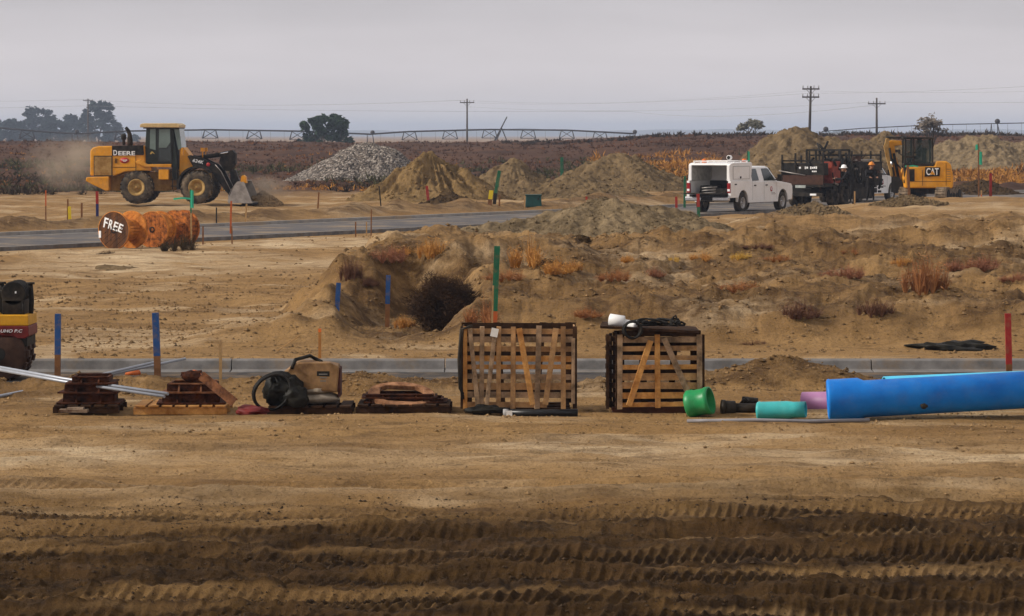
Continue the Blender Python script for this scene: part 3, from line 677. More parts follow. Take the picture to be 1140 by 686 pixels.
    pc = MB(); a = c(270, 0)[0]; pc.lathe([(.06, c(0, 185)[1]), (.06, c(0, 150)[1]), (.115, c(0, 146)[1]), (.12, c(0, 118)[1]), (.05, c(0, 112)[1]), (0, c(0, 112)[1])], (a, .1, 0), 'z', 14); pc.build("air_intake", M_BLK, r)
    # front frame
    MB().prism([c(636, 380), c(640, 205), c(662, 196), c(690, 232), c(735, 302), c(726, 324), c(690, 345)], -.62, .62).build("loader_tower", M_YEL_P, r, bevel=.03)
    fd = MB(); o_ = arc(*c(760, 440), .92, 190, 45, 14); i_ = arc(*c(760, 440), .83, 45, 190, 14); fd.prism(o_+i_, -1.25, -.55); fd.build("fender", M_BLK, r); fd2 = MB().prism(o_+i_, .55, 1.25).build("fender", M_BLK, r)
    # arms
    for s in (-1, 1):
        am = MB(); am.prism([c(690, 252), c(708, 246), c(790, 268), c(862, 304), c(900, 345), c(975, 490), c(955, 500), c(930, 470), c(842, 352), c(800, 330), c(725, 318)], s*.62-.09, s*.62+.09)
        arm = am.build("lift_arm", M_BLK, r, bevel=.02)
        if s < 0:
            text("lettering", "624K", M_WHT, arm, .155, (c(758, 0)[0], -.715, c(0, 285)[1]), (R(90), R(12), 0), .5, .015, .15)
            MB().lathe([(0, -.01), (.09, -.01), (.09, 0), (0, 0)], (c(822, 0)[0], -.715, c(0, 305)[1]), 'y', 14).build("decal", M_RED, arm)
        ed = MB(); ed.path([(c(a, 0)[0], s*.72, c(0, b_)[1]) for a, b_ in ((866, 306), (903, 348), (970, 480))], .02, 6); ed.build("worn_edge", M_STEEL, arm)
    lk = MB(); lk.prism([c(880, 290), c(900, 225), c(965, 215), c(985, 235), c(985, 300), c(960, 345), c(915, 345)], -.28, .28); lk.prism([c(950, 340), c(985, 340), c(1010, 420), c(985, 470), c(950, 400)], -.2, .2)
    lk.bar((c(700, 0)[0], 0, c(0, 270)[1]), (c(905, 0)[0], 0, c(0, 240)[1]), .2, .2); lk.build("tilt_linkage", M_BLK, r, bevel=.03)
    MB().tube((c(880, 0)[0], -.32, c(0, 240)[1]), (c(940, 0)[0], -.32, c(0, 228)[1]), .035).build("cylinder_rod", M_CHROME, r)
    MB().tube((c(740, 0)[0], -.32, c(0, 262)[1]), (c(885, 0)[0], -.32, c(0, 239)[1]), .07).build("tilt_cylinder", M_BLK, r)
    # bucket: curved shell with side plates
    prof = [c(1114, 546), c(1000, 546), c(962, 530), c(958, 500), c(980, 455), c(1012, 416), c(1058, 410)]
    inn = [(a+.035, b_+.04) for a, b_ in prof]; inn[-1] = (prof[-1][0], prof[-1][1]+.05)
    bk = MB(); bw = 1.38
    for i in range(len(prof)-1): bk.prism([prof[i], prof[i+1], inn[i+1], inn[i]], -bw+.04, bw-.04)
    bucket = bk.build("bucket", M_STEEL, r)
    for s in (-1, 1): MB().prism([c(1112, 546), c(962, 546), c(956, 530), c(1000, 430), c(1014, 414), c(1058, 412), c(1075, 450)], s*bw-.03, s*bw+.03).build("side_plate", M_STEEL, bucket)
    MB().prism([c(1036, 416), c(1042, 378), c(1055, 370), c(1068, 380), c(1074, 420)], -bw+.02, -bw+.5).build("bucket_stop", M_YEL_P, bucket)
    MB().prism([c(1090, 548), c(1090, 540), c(1122, 550), c(1122, 552)], -bw, bw).build("cutting_edge", M_DKST, bucket)
    for yy in (-.5, .5):
        l = MB(); l.tube((c(782, 0)[0], yy, c(0, 262)[1]), (c(782, 0)[0], yy, c(0, 225)[1]), .03); l.box((c(782, 0)[0], yy, c(0, 212)[1]), (.16, .2, .17)); l.build("headlight", M_YEL_P, r)
    mi = MB(); mi.bar((c(655, 0)[0], -.8, c(0, 210)[1]), (c(668, 0)[0], -1.1, c(0, 214)[1]), .03); mi.box((c(668, 0)[0], -1.15, c(0, 222)[1]), (.08, .2, .3)); mi.build("mirror", M_YEL_P, r)
    # wheels
    tb = MB(); tb.lathe([(.36, -.27), (.5, -.3), (.66, -.29), (.715, -.24), (.72, 0), (.715, .24), (.66, .29), (.5, .3), (.36, .27)], n=40)
    for i in range(22):
        for s in (-1, 1):
            a = 2*math.pi*(i+.25*(s+1))/22; M_ = Matrix.Rotation(-a, 3, 'Y') @ Matrix.Rotation(s*.5, 3, 'Z')
            tb.box(Matrix.Rotation(-a, 3, 'Y') @ Vector((.725, s*.15, 0)), (.05, .30, .075), Matrix.Rotation(-a, 3, 'Y') @ Matrix.Rotation(s*.55, 3, 'X'))
    rb = MB(); rb.lathe([(0, -.20), (.09, -.21), (.12, -.15), (.22, -.14), (.26, -.22), (.36, -.285), (.385, -.28), (.385, .28), (.36, .285), (.2, .1), (0, .1)], n=32)
    for i in range(10): a = i*.628; rb.tube((.18*math.cos(a), -.17, .18*math.sin(a)), (.18*math.cos(a), -.13, .18*math.sin(a)), .018, n=6)
    hb = MB().lathe([(0, -.25), (.07, -.25), (.08, -.19), (0, -.19)], n=16)
    w0 = None
    for i, (wx, wy) in enumerate(((0, -.98), (0, .98), (c(760, 0)[0], -.98), (c(760, 0)[0], .98))):
        if w0 is None:
            w0 = hb.build("wheel", M_YDIRTY, r, loc=(wx, wy, .74)); tb.build("tyre", M_RUBW, w0); rb.build("rim", mat("rim_yellow", (.42, .24, .05), .7, var=.3, rgb2=(.5, .33, .12)), w0)
        else:
            q = copy_tree(w0, r); q.location = (wx, wy, .74)
            if wy > 0: q.rotation_euler.z = math.pi
    p = person("driver in dark clothes seated inside the wheel loader cab", r.matrix_basis @ Vector((c(530, 0)[0], -.25, 2.02)), yaw, J_sit())
    return r
LOADER = loader()

# ------------------------------------------------------------------ pickup with topper
def pickup():
    x0, y0 = X(789, 142.3), 142.3
    r = empty("pickup_truck", (x0, y0, .03), RA, "white extended cab pickup with open white bed cap and roof rack, parked on the road", "pickup truck")
    WR, WF, RW = 1.22, 4.82, .40; W2 = .98
    def arch(cx): return arc(cx, .42, .50, 178, 2, 12)
    low = [(0.0, .62)]+[(WR-.5, .62)]+arch(WR)+[(WR+.52, .40), (WF-.52, .40)]+arch(WF)+[(WF+.52, .45), (5.72, .5), (5.80, .75), (5.78, 1.02), (5.66, 1.13), (4.3, 1.24), (2.02, 1.24), (2.0, 1.30), (0.0, 1.30)]
    hollow = MB()
    hollow.prism([p for p in low], -W2, -W2+.12); hollow.prism([p for p in low], W2-.12, W2)
    # front and cab mass between the sides
    hollow.prism([(2.0, .5), (WF-.5, .5), (WF-.5, .9), (WF+.5, .9), (WF+.52, .5), (5.70, .5), (5.80, .75), (5.78, 1.02), (5.66, 1.15), (4.9, 1.22), (4.3, 1.26), (2.0, 1.26)], -W2+.11, W2-.11)
    body = hollow.build("body", M_WHITE, r, bevel=.06)
    bed = MB(); bed.box((1.0, 0, .70), (1.98, 1.74, .06)); bed.box((1.98, 0, 1.0), (.05, 1.74, .6)); bed.build("bed_floor", M_DKST, body)
    for cx in (WR, WF):
        for s in (-1, 1): MB().prism(arc(cx, .42, .485, 0, 180, 14), s*.55, s*.90).build("wheel_well", M_BLK, body)
    # cab
    def house(mb, zf, y_lo, y_hi, pts_lo, pts_hi): pass
    lo = [(2.04, 1.22), (2.12, 1.78), (2.3, 1.87), (3.55, 1.88), (3.72, 1.84), (4.42, 1.22)]
    cb = MB(); n = len(lo)
    def yv(z): return .95-.16*max(0, z-1.25)/.6
    vs = [(p[0], -yv(p[1]), p[1]) for p in lo]+[(p[0], yv(p[1]), p[1]) for p in lo]
    cb.add(vs, [tuple(range(n)), tuple(range(2*n-1, n-1, -1))]+[(i, n+i, n+(i+1) % n, (i+1) % n) for i in range(n)])
    cab = cb.build("cab", M_WHITE, r, bevel=.08)
    def side_win(name, pts, s, m, par, off=.006):
        q = MB(); k = len(pts); vs = [(p[0], s*(yv(p[1])+off), p[1]) for p in pts]+[(p[0], s*(yv(p[1])-.03), p[1]) for p in pts]
        q.add(vs, [tuple(range(k)), tuple(range(2*k-1, k-1, -1))]+[(i, k+i, k+(i+1) % k, (i+1) % k) for i in range(k)]); return q.build(name, m, par)
    for s in (-1, 1):
        side_win("window", [(2.20, 1.28), (2.22, 1.70), (2.30, 1.78), (2.80, 1.78), (2.86, 1.30)], s, M_GLASS, cab)
        side_win("window", [(2.98, 1.28), (2.93, 1.78), (3.52, 1.79), (3.66, 1.74), (4.12, 1.28)], s, M_GLASS, cab)
        for xx, z0, z1 in ((2.14, .5, 1.26), (2.90, .5, 1.28), (4.18, .5, 1.22)): MB().box((xx, s*(W2+.001), (z0+z1)/2), (.016, .008, z1-z0)).build("door_seam", M_SEAM, body)
        for xx in (2.35, 3.12): MB().box((xx, s*(W2+.015), 1.10), (.16, .04, .045)).build("door_handle", M_BLK, body)
        mr_ = MB(); mr_.bar((4.05, s*.93, 1.3), (4.08, s*1.1, 1.33), .05); mr_.box((4.08, s*1.17, 1.40), (.14, .2, .27)); mr_.build("mirror", M_BLK, cab, bevel=.03)
    q = MB(); q.add([(4.415, -.84, 1.265), (4.415, .84, 1.265), (3.80, .78, 1.80), (3.80, -.78, 1.80)], [(0, 1, 2, 3)]); q.add([(4.43, -.84, 1.27), (4.43, .84, 1.27), (3.815, .78, 1.81), (3.815, -.78, 1.81)], [(0, 1, 2, 3)]); q.build("windscreen", M_GLASS, cab)
    # door emblem
    e_ = MB().lathe([(.0, -.006), (.105, -.006), (.105, .004), (0, .004)], (3.62, -W2-.006, .93), 'y', 24).build("door_emblem", mat("emblem_red", (.42, .03, .05), .5, var=.1), body)
    em = MB(); em.box((3.58, -W2-.014, .95), (.05, .004, .09)); em.box((3.65, -W2-.014, .92), (.06, .004, .04)); em.box((3.62, -W2-.014, .99), (.12, .004, .02)); em.build("emblem_mark", M_WHT, e_)
    em = MB()
    for i, (xx, zz, ww) in enumerate(((3.80, .77, .30), (3.84, .72, .36))):
        for j in range(6): em.box((xx-ww/2+ww*j/5, -W2-.003, zz), (ww/8, .006, .028))
    em.build("emblem_mark", mat("grey_print", (.33, .31, .3), .6), body)
    MB().box((.48, -W2-.004, 1.16), (.2, .008, .05)).build("badge", M_DKST, body)
    # bumper, lamps, open tailgate
    bp = MB(); bp.prism([(-.20, .50), (-.20, .66), (-.02, .68), (-.02, .48)], -.97, .97); bmp = bp.build("rear_bumper", M_CHROME, r, bevel=.03)
    MB().box((-.215, 0, .57), (.03, .5, .13)).build("number_plate_recess", M_BLK, bmp)
    tg = MB(); tg.box((-.32, 0, .79), (.58, 1.66, .055), Matrix.Rotation(R(3), 3, 'Y')); tg.build("tailgate", M_BLK, r, bevel=.015)
    for s in (-1, 1):
        l = MB(); l.box((.02, s*.90, 1.02), (.10, .15, .40)); lamp = l.build("tail_lamp", mat("lamp_red", (.26, .006, .008), .35, var=.2), r, bevel=.02)
        MB().box((-.032, s*.90, .93), (.012, .11, .09)).build("reversing_lens", M_WHT, lamp)
        l = MB(); l.box((5.70, s*.80, .93), (.16, .32, .2)); l.build("headlight", M_GLASSG, r, bevel=.03)
    fb = MB(); fb.prism([(5.66, .42), (5.90, .46), (5.92, .66), (5.72, .70)], -.95, .95); fb.build("front_bumper", M_CHROME, r, bevel=.03)
    MB().box((5.785, 0, .9), (.05, 1.2, .28)).build("grille", M_BLK, r)
    # wheels
    tb = MB().lathe([(.235, -.12), (.30, -.135), (.38, -.13), (.40, -.1), (.40, .1), (.38, .13), (.30, .135), (.235, .12)], n=32)
    rb = MB().lathe([(0, -.06), (.06, -.075), (.09, -.05), (.17, -.07), (.2, -.115), (.238, -.12), (.238, .12), (0, .1)], n=28)
    for i in range(6): a = i*1.047; rb.box((.135*math.cos(a), -.075, .135*math.sin(a)), (.05, .03, .05))
    w0 = None; hb = MB().lathe([(0, -.09), (.04, -.09), (.045, -.05), (0, -.05)], n=12)
    for (wx, wy) in ((WR, -.84), (WR, .84), (WF, -.84), (WF, .84)):
        if w0 is None:
            w0 = hb.build("wheel", M_CHROME, r, loc=(wx, wy, RW)); tb.build("tyre", M_TYRE, w0); rb.build("rim", mat("rim_alloy", (.38, .37, .36), .45, .6, var=.2), w0)
        else:
            q = copy_tree(w0, r); q.location = (wx, wy, RW)
            if wy > 0: q.rotation_euler.z = math.pi
    plain = copy_tree(r)          # the second pickup carries no bed cap
    # bed cap with its rear open
    th = .05; TP = MB()
    TP.prism([(.02, 1.30), (.10, 1.94), (2.2, 1.98), (2.1, 1.30)], -.93, -.93+th); TP.prism([(.02, 1.30), (.10, 1.94), (2.2, 1.98), (2.1, 1.30)], .93-th, .93)
    TP.prism([(.08, 1.93), (.10, 1.99), (.3, 2.03), (2.1, 2.05), (2.22, 2.0), (2.2, 1.95)], -.93, .93); TP.box((2.10, 0, 1.62), (.05, 1.80, .62))
    for s in (-1, 1): TP.box((.06, s*.85, 1.62), (.06, .13, .64))
    top = TP.build("bed_cap", M_WHITE, r, bevel=.02)
    for s in (-1, 1):
        MB().box((1.12, s*.937, 1.63), (1.58, .015, .50)).build("side_hatch", M_WHITE, top, bevel=.006)
        sm = MB(); sm.box((1.12, s*.94, 1.375), (1.62, .012, .018)); sm.box((1.12, s*.94, 1.885), (1.62, .012, .018)); sm.box((.32, s*.94, 1.63), (.018, .012, .5)); sm.box((1.92, s*.94, 1.63), (.018, .012, .5)); sm.build("hatch_seam", M_SEAM, top)
        MB().box((1.02, s*.955, 1.44), (.09, .03, .08)).build("latch", M_BLK, top)
    MB().box((1.0, .80, 1.6), (1.9, .02, .56)).build("inner_liner", mat("liner_grey", (.45, .44, .41), .8), top)
    rk = MB()
    for s in (-1, 1):
        rk.bar((.15, s*.74, 2.09), (2.15, s*.74, 2.11), .045, .045)
        for xx in (.2, .85, 1.5, 2.1): rk.bar((xx, s*.74, 1.96), (xx, s*.74, 2.12), .05)
    for xx in (.2, 1.15, 2.1): rk.bar((xx, -.74, 2.10), (xx, .74, 2.10), .04)
    rack = rk.build("roof_rack", M_WHITE, r)
    for (xx, yy) in ((.75, .55), (2.25, -.55)):
        MB().lathe([(0, 0), (.09, 0), (.10, .05), (.09, .14), (.05, .17), (0, .17)], (xx, yy, 2.02), 'z', 16).build("beacon", M_ORANGE, r)
    sp = MB(); sp.tube((1.35, -.3, 2.03), (1.35, -.3, 2.2), .03); sp.lathe([(0, -.09), (.095, -.09), (.10, .07), (0, .08)], (1.35, -.3, 2.24), 'x', 18); s_ = sp.build("spotlight", M_WHITE, r)
    MB().lathe([(0, -.105), (.075, -.105), (.075, -.092)], (1.35, -.3, 2.24), 'x', 16).build("lens", M_BLK, s_)
    # gear in the bed
    MB().box((.95, .35, .92), (.9, .5, .38)).box((.5, -.3, .86), (.5, .6, .25)).build("tool_box", M_BLK, top)
    cr = MB(); cr.path([(.3+.3*math.cos(t*.7), .1+.3*math.sin(t*.7), .76+.012*t) for t in range(26)], .025, 6); cr.build("rope_coil", M_STEEL, top)
    plain.scale = (1.02,)*3; r.scale = (1.03,)*3
    seen = set()
    for base in (r, plain):          # stretch the cab and hood a little behind the front door line
        for o in base.children_recursive:
            if o.type != 'MESH' or o.parent.name.startswith("wheel") or o.name.startswith("wheel."): continue
            if o.name.split(".")[0] == "wheel": continue
            if o.data.name in seen: continue
            seen.add(o.data.name)
            off = o.location.x
            for v in o.data.vertices:
                if v.co.x+off > 2.88: v.co.x += .38
        for o in base.children:
            if o.name.split(".")[0] == "wheel" and o.location.x > 3: o.location.x += .38
    tag(plain, "second white pickup, mostly hidden behind the black trailer and the excavator's arm", "pickup truck")
    x1, y1 = road_pt(33.5, -1.2); plain.location = (X(925, 163.4), 163.4, .03); plain.rotation_euler.z = RA
    return r
PICK = pickup()

# ------------------------------------------------------------------ excavator
def excavator():
    Y = 151.5; k = 129.5; x = X(860+885/5.18, Y); z0 = ZY(140+430/5.18, Y)
    r = empty("excavator", (x, Y, z0), 0, "yellow compact excavator with lettered side panel and glazed cab, arm folded", "excavator")
    c = lambda a, b: ((a-885)/k, (430-b)/k)
    hb = MB(); hb.prism([c(752, 358), c(745, 300), c(760, 236), c(920, 232), c(928, 204), c(990, 204), c(1014, 222), c(1027, 290), c(1027, 352), c(1015, 360)], -.95, .95)
    house = hb.build("upper_body", M_ORG_P, r, bevel=.06)
    MB().prism([c(800, 358), c(975, 358), c(960, 385), c(815, 385)], -.5, .5).build("turntable", M_BLK, r)
    MB().prism([c(862, 293), c(866, 238), c(952, 240), c(948, 290)], -.975, -.94).build("logo_panel", M_BLK, house)
    text("lettering", "CAT", M_WHT, house, .315, (c(907, 0)[0], -.98, c(0, 264)[1]), (R(90), 0, 0), .55, .02)
    MB().prism([c(891, 281), c(906, 258), c(922, 281)], -.99, -.977).build("logo_triangle", M_ORG_P, house)
    sm = MB(); sm.box((c(985, 0)[0], -.953, c(0, 280)[1]), (.015, .01, 1.0)); sm.box((c(890, 0)[0], -.953, c(0, 320)[1]), (1.9, .01, .015)); sm.box((c(850, 0)[0], -.953, c(0, 300)[1]), (.015, .01, .7)); sm.build("panel_seam", M_DKST, house)
    lv = MB()
    for i in range(5): lv.box((c(1000, 0)[0], -.955, c(0, 250+i*14)[1]), (.16, .02, .035))
    lv.build("louvre", M_YDIRTY, house)
    MB().prism([c(768, 320), c(768, 250), c(805, 250), c(805, 318)], -.965, -.945).build("side_recess", M_BLK, house)
    # cab as a frame with glass
    cz0, cz1 = c(0, 232)[1], c(0, 76)[1]; cx0, cx1 = c(746, 0)[0], c(914, 0)[0]
    fr = MB(); y0, y1 = -.93, .05
    for xx in (cx0+.04, cx0+.40, cx1-.04):
        for yy in (y0+.04, y1-.04): fr.bar((xx, yy, cz0-.1), (xx+(.02 if xx < 0 else 0), yy, cz1), .075)
    fr.box(((cx0+cx1)/2, (y0+y1)/2, cz0+.06), (cx1-cx0, y1-y0, .12)); fr.box((cx0+.2, y0+.03, (cz0+cz1)/2-.2), (.38, .05, .10)); fr.box(((cx0+cx1)/2, (y0+y1)/2, cz1+.02), (cx1-cx0+.08, y1-y0+.08, .10))
    cab = fr.build("cab", M_BLK, r, bevel=.015)
    MB().prism([c(746, 330), c(748, 225), c(795, 225), c(800, 300)], y0, y0+.3).build("cab_base", M_BLK, cab)
    gl = mat("cab_glass", (.035, .06, .052), .1, var=.02); gl.node_tree.nodes["Principled BSDF"].inputs["Alpha"].default_value = .34; 
    for nm, bx in (("window", ((cx0+.22, y0+.05, (cz0+cz1)/2), (.30, .012, cz1-cz0-.12))), ("window", (((cx0+.45+cx1)/2, y0+.05, (cz0+cz1)/2), (cx1-cx0-.56, .012, cz1-cz0-.12))), ("window", ((cx0+.05, (y0+y1)/2, (cz0+cz1)/2), (.012, y1-y0-.14, cz1-cz0-.12))), ("window", ((cx1-.05, (y0+y1)/2, (cz0+cz1)/2), (.012, y1-y0-.14, cz1-cz0-.12))), ("window", (((cx0+cx1)/2, y1-.05, (cz0+cz1)/2), (cx1-cx0-.14, .012, cz1-cz0-.12)))):
        MB().box(*bx).build(nm, gl, cab)
    st = MB(); st.box((c(845, 0)[0], -.44, cz0+.18), (.5, .5, .14)); st.box((c(868, 0)[0], -.44, cz0+.5), (.14, .5, .62)); st.build("seat", M_BLK, cab)
    MB().bar((c(748, 0)[0], -.98, c(0, 180)[1]), (c(716, 0)[0], -1.05, c(0, 160)[1]), .03).box((c(716, 0)[0], -1.05, c(0, 150)[1]), (.1, .1, .18)).build("mirror", M_BLK, cab)
    # boom, stick and bucket, folded
    bm_ = MB(); by = .22
    bm_.prism([c(770, 340), c(720, 348), c(690, 250), c(668, 150), c(650, 118), c(655, 96), c(690, 86), c(745, 88), c(750, 112), c(705, 118), c(712, 170), c(735, 250)], by-.17, by+.17)
    boom = bm_.build("boom", M_ORG_P, r, bevel=.02)
    sk = MB(); sk.prism([c(640, 120), c(655, 72), c(672, 76), c(672, 130), c(690, 240), c(700, 292), c(682, 296), c(655, 190)], by-.38, by-.20); sk.build("stick", M_YDIRTY, r, bevel=.015)
    cy_ = MB(); cy_.tube((c(658, 0)[0], by-.05, c(0, 70)[1]), (c(775, 0)[0], by-.05, c(0, 70)[1]), .055); cy_.tube((c(672, 0)[0], by-.42, c(0, 130)[1]), (c(700, 0)[0], by-.42, c(0, 290)[1]), .05); cy_.tube((c(735, 0)[0], by-.2, c(0, 340)[1]), (c(700, 0)[0], by-.2, c(0, 160)[1]), .06); cy_.build("hydraulic_cylinder", M_BLK, r)
    rod = MB(); rod.tube((c(770, 0)[0], by-.05, c(0, 70)[1]), (c(800, 0)[0], by-.05, c(0, 74)[1]), .03); rod.tube((c(682, 0)[0], by-.42, c(0, 205)[1]), (c(690, 0)[0], by-.42, c(0, 240)[1]), .055); rod.build("cylinder_rod", M_CHROME, r)
    ho = MB()
    for i in range(4): ho.path([(c(745, 0)[0], by-.2-.03*i, c(0, 250)[1]), (c(690-6*i, 0)[0], by-.24, c(0, 190)[1]), (c(650-3*i, 0)[0], by-.24, c(0, 110)[1]), (c(662, 0)[0], by-.3, c(0, 78)[1])], .022, 6)
    ho.build("hydraulic_hose", M_BLK, r)
    bk = MB(); P_ = [c(690, 290), c(715, 300), c(745, 335), c(742, 372), c(715, 390), c(690, 385)]; bk.prism(P_+[(a+.05, b_+.05) for a, b_ in P_[::-1]][1:-1], by-.55, by+.05)
    for yy in (by-.55, by+.05): bk.prism(P_, yy-.02, yy+.02)
    bk.build("bucket", M_DKST, r)
    MB().box((c(718, 0)[0], by-.22, c(0, 147)[1]), (.14, .1, .12)).build("work_light", M_BLK, boom)
    # undercarriage turned away from the house
    cf = MB(); cf.box((0, 0, .40), (1.2, 1.2, .22)); cf.tube((0, 0, .3), (0, 0, .62), .42, n=20); u = cf.build("undercarriage", M_BLK, r, loc=(.22, .1, 0), rotz=R(-25))
    for s in (-1, 1):
        tr = MB(); Lh, rr = .95, .29; pts = arc(Lh, rr, rr, -90, 90, 10)+arc(-Lh, rr, rr, 90, 270, 10)
        path = [(p[0], p[1]) for p in pts]; W_ = .23
        tr.prism([(a, b_) for a, b_ in path], -W_, W_, 'x')
        n = 46; per = 4*Lh+2*math.pi*rr
        for i in range(n):
            d = per*i/n
            if d < 2*Lh: p, a = (-Lh+d, 0), -90
            elif d < 2*Lh+math.pi*rr: a = -90+math.degrees((d-2*Lh)/rr); p = (Lh+rr*math.cos(R(a)), rr+rr*math.sin(R(a)))
            elif d < 4*Lh+math.pi*rr: p, a = (Lh-(d-2*Lh-math.pi*rr), 2*rr), 90
            else: a = 90+math.degrees((d-4*Lh-math.pi*rr)/rr); p = (-Lh+rr*math.cos(R(a)), rr+rr*math.sin(R(a)))
            tr.box((0, p[0], p[1]), (.50, .07, .045), Matrix.Rotation(R(a+90), 3, 'X'))
        t_ = tr.build("track", M_TRACK, u, loc=(s*.84, 0, 0))
        wl = MB()
        for i in range(5): wl.tube((-.26, -.8+.4*i, .2 if 0 < i < 4 else rr), (.26, -.8+.4*i, .2 if 0 < i < 4 else rr), .13 if 0 < i < 4 else .2, n=16)
        wl.build("track_roller", M_DKST, t_)
    person("operator in dark clothes seated inside the excavator cab", (x+c(838, 0)[0], Y-.44, z0+cz0+.24), math.pi, J_sit())
    return r
EXC = excavator()

# ------------------------------------------------------------------ black flatbed trailer
def trailer():
    x0, y0 = X(893, 153.5), 153.5
    z0 = max(0.0, 0)
    r = empty("equipment_trailer", (x0, y0, .05), RA, "black flatbed trailer crowded with racks, hoses and machinery behind the workers", "trailer")
    M_BR = mat("rusty_brown_board", (.055, .022, .012), .8, var=.3); M_TXT = M_WHT
    ch = MB(); ch.box((2.3, 0, .72), (4.6, .9, .26)); ch.box((3.4, 0, .97), (6.9, 2.2, .16)); ch.bar((6.7, -.4, .9), (7.8, 0, .6), .1); ch.bar((6.7, .4, .9), (7.8, 0, .6), .1); ch.box((4.4, -.9, .6), (2.6, .3, .6)); deck = ch.build("deck", M_BLK, r, bevel=.02)
    re = MB(); re.box((-.02, 0, 1.22), (.10, 2.1, .42)); re.build("rear_board", M_BR, r)
    tb = MB(); tb.box((.35, 0, 1.70), (.62, 2.0, .55)); box = tb.build("rear_tool_box", M_BLK, r, bevel=.02)
    mk = MB(); rg = random.Random(4)
    for i, wd in enumerate((.09, .04, .07, .07, .06, .07, .08, .06)): mk.box((.03, -.05-.09*i if i else .12, 1.76+.01*rg.random()), (.012, wd, .09+.03*(i % 3 == 1)))
    for i in range(3): mk.box((.03, -.5-.08*i, 1.60), (.012, .06, .06))
    mk.build("faded_mark", M_TXT, box)
    rk = MB()
    for yy in (-1., -.33, .35, 1.0): rk.bar((.05, yy, 1.0), (.05, yy, 2.42 if yy != 1. else 2.35), .07)
    rk.bar((.05, -1.02, 2.07), (.05, 1.02, 2.07), .07, .07)
    for yy in (-1., 1.): rk.bar((2.2, yy, 1.0), (2.2, yy, 2.3), .07); rk.bar((.05, yy, 2.07), (2.2, yy, 2.07), .06)
    for yy in (-.33, .35): rk.path([(.0, yy, 2.0), (-.05, yy-.06, 1.9), (.0, yy-.16, 1.84)], .03, 6)
    rk.build("rear_rack", M_BLK, r)
    MB().tube((-.08, 1.1, 1.62), (-.1, -.2, 1.42), .025).build("white_bar", M_STEEL, r)
    bm_ = MB(); bm_.box((-.12, 0, .56), (.12, 2.1, .16)); bpr = bm_.build("rear_bumper", M_BLK, r)
    for yy in (-.62, .62): MB().box((-.19, yy, .56), (.03, .3, .09)).build("rear_lamp", M_WHT, bpr)
    MB().box((-.19, 0, .92), (.03, .5, .12)).build("number_plate", mat("plate_grey", (.35, .38, .36), .6), bpr)
    MB().box((1.35, -.85, 1.55), (.95, .5, 1.0)).build("red_cabinet", mat("red_cabinet_paint", (.22, .022, .014), .6, var=.3, rgb2=(.30, .05, .025)), r, bevel=.03)
    tw = MB(); tw.box((2.4, -.3, 1.5), (.9, 1.3, 1.0)); rg = random.Random(8)
    for i in range(26):
        a = Vector((rg.uniform(1.95, 2.9), rg.uniform(-1.1, .6), rg.uniform(1.1, 2.5))); b_ = a+Vector((rg.uniform(-.5, .5), rg.uniform(-.3, .3), rg.uniform(-.5, .5))); tw.tube(a, b_, rg.uniform(.03, .09), n=8)
    for (xx, yy) in ((1.9, -1.05), (2.95, -1.05), (1.9, .6), (2.95, .6)): tw.bar((xx, yy, 1.0), (xx, yy, 2.55), .08)
    tw.bar((1.9, -1.05, 2.55), (2.95, -1.05, 2.55), .08); tw.bar((1.9, .6, 2.55), (2.95, .6, 2.55), .08); tw.bar((1.9, -1.05, 2.55), (1.9, .6, 2.55), .08); tw.bar((2.95, -1.05, 2.55), (2.95, .6, 2.55), .08)
    tw.build("pump_tower", M_DKST, r)
    bd = MB(); bd.box((5.0, 0, 1.50), (3.6, 2.2, 1.0)); bd.box((4.1, -.2, 2.05), (1.2, 1.2, .25)); bdo = bd.build("side_body", M_BLK, r, bevel=.03)
    sl_ = MB()
    for xx in (3.9, 4.7, 5.4): sl_.box((xx, -1.105, 1.5), (.03, .02, .95))
    sl_.box((5.0, -1.105, 1.97), (3.6, .025, .03)); sl_.build("panel_seam", M_DKST, bdo)
    MB().tube((3.2, -1.15, 2.08), (5.6, -1.15, 2.08), .03).build("grey_rail", M_STEEL, r)
    tr = MB()
    for xx in (3.25, 4.4, 5.5, 6.7): tr.bar((xx, -1.05, 2.0), (xx, -1.05, 2.5), .07); tr.bar((xx, 1.05, 2.0), (xx, 1.05, 2.5), .07)
    rg = random.Random(21)
    for nm, m_, n_ in (("machine_clutter", M_DKST, 46), ("brown_clutter", M_BR, 16), ("pale_clutter", mat("pale_clutter", (.30, .27, .23), .7, var=.4), 9)):
        cl_ = MB()
        for i in range(n_):
            p_ = Vector((rg.uniform(.6, 6.6), rg.choice((-1.13, -1.13, -.6, -.2)), rg.uniform(.55, 2.2)))
            if rg.random() < .45: cl_.box(p_, (rg.uniform(.08, .4), rg.uniform(.05, .12), rg.uniform(.05, .3)))
            else: cl_.tube(p_, p_+Vector((rg.uniform(-.5, .5), rg.uniform(-.05, .05), rg.uniform(-.5, .5))), rg.uniform(.02, .06), n=7)
        cl_.bar((.6, -.9, .8), (5.8, -.9, .8), .04); cl_.build(nm, m_, r)
    for yy in (-1.05, 1.05): tr.bar((3.25, yy, 2.3), (6.7, yy, 2.3), .07)
    for xx in (3.25, 6.7): tr.bar((xx, -1.05, 2.3), (xx, 1.05, 2.3), .06)
    tr.build("top_rail", M_BLK, r)
    ho = MB()
    for i in range(5): ho.path([(2.0+.4*i, -1.12, 1.9), (2.15+.4*i, -1.22, 1.2), (2.4+.4*i, -1.2, 1.05), (2.7+.4*i, -1.16, 1.7)], .04, 7)
    ho.build("hose", M_BLK, r)
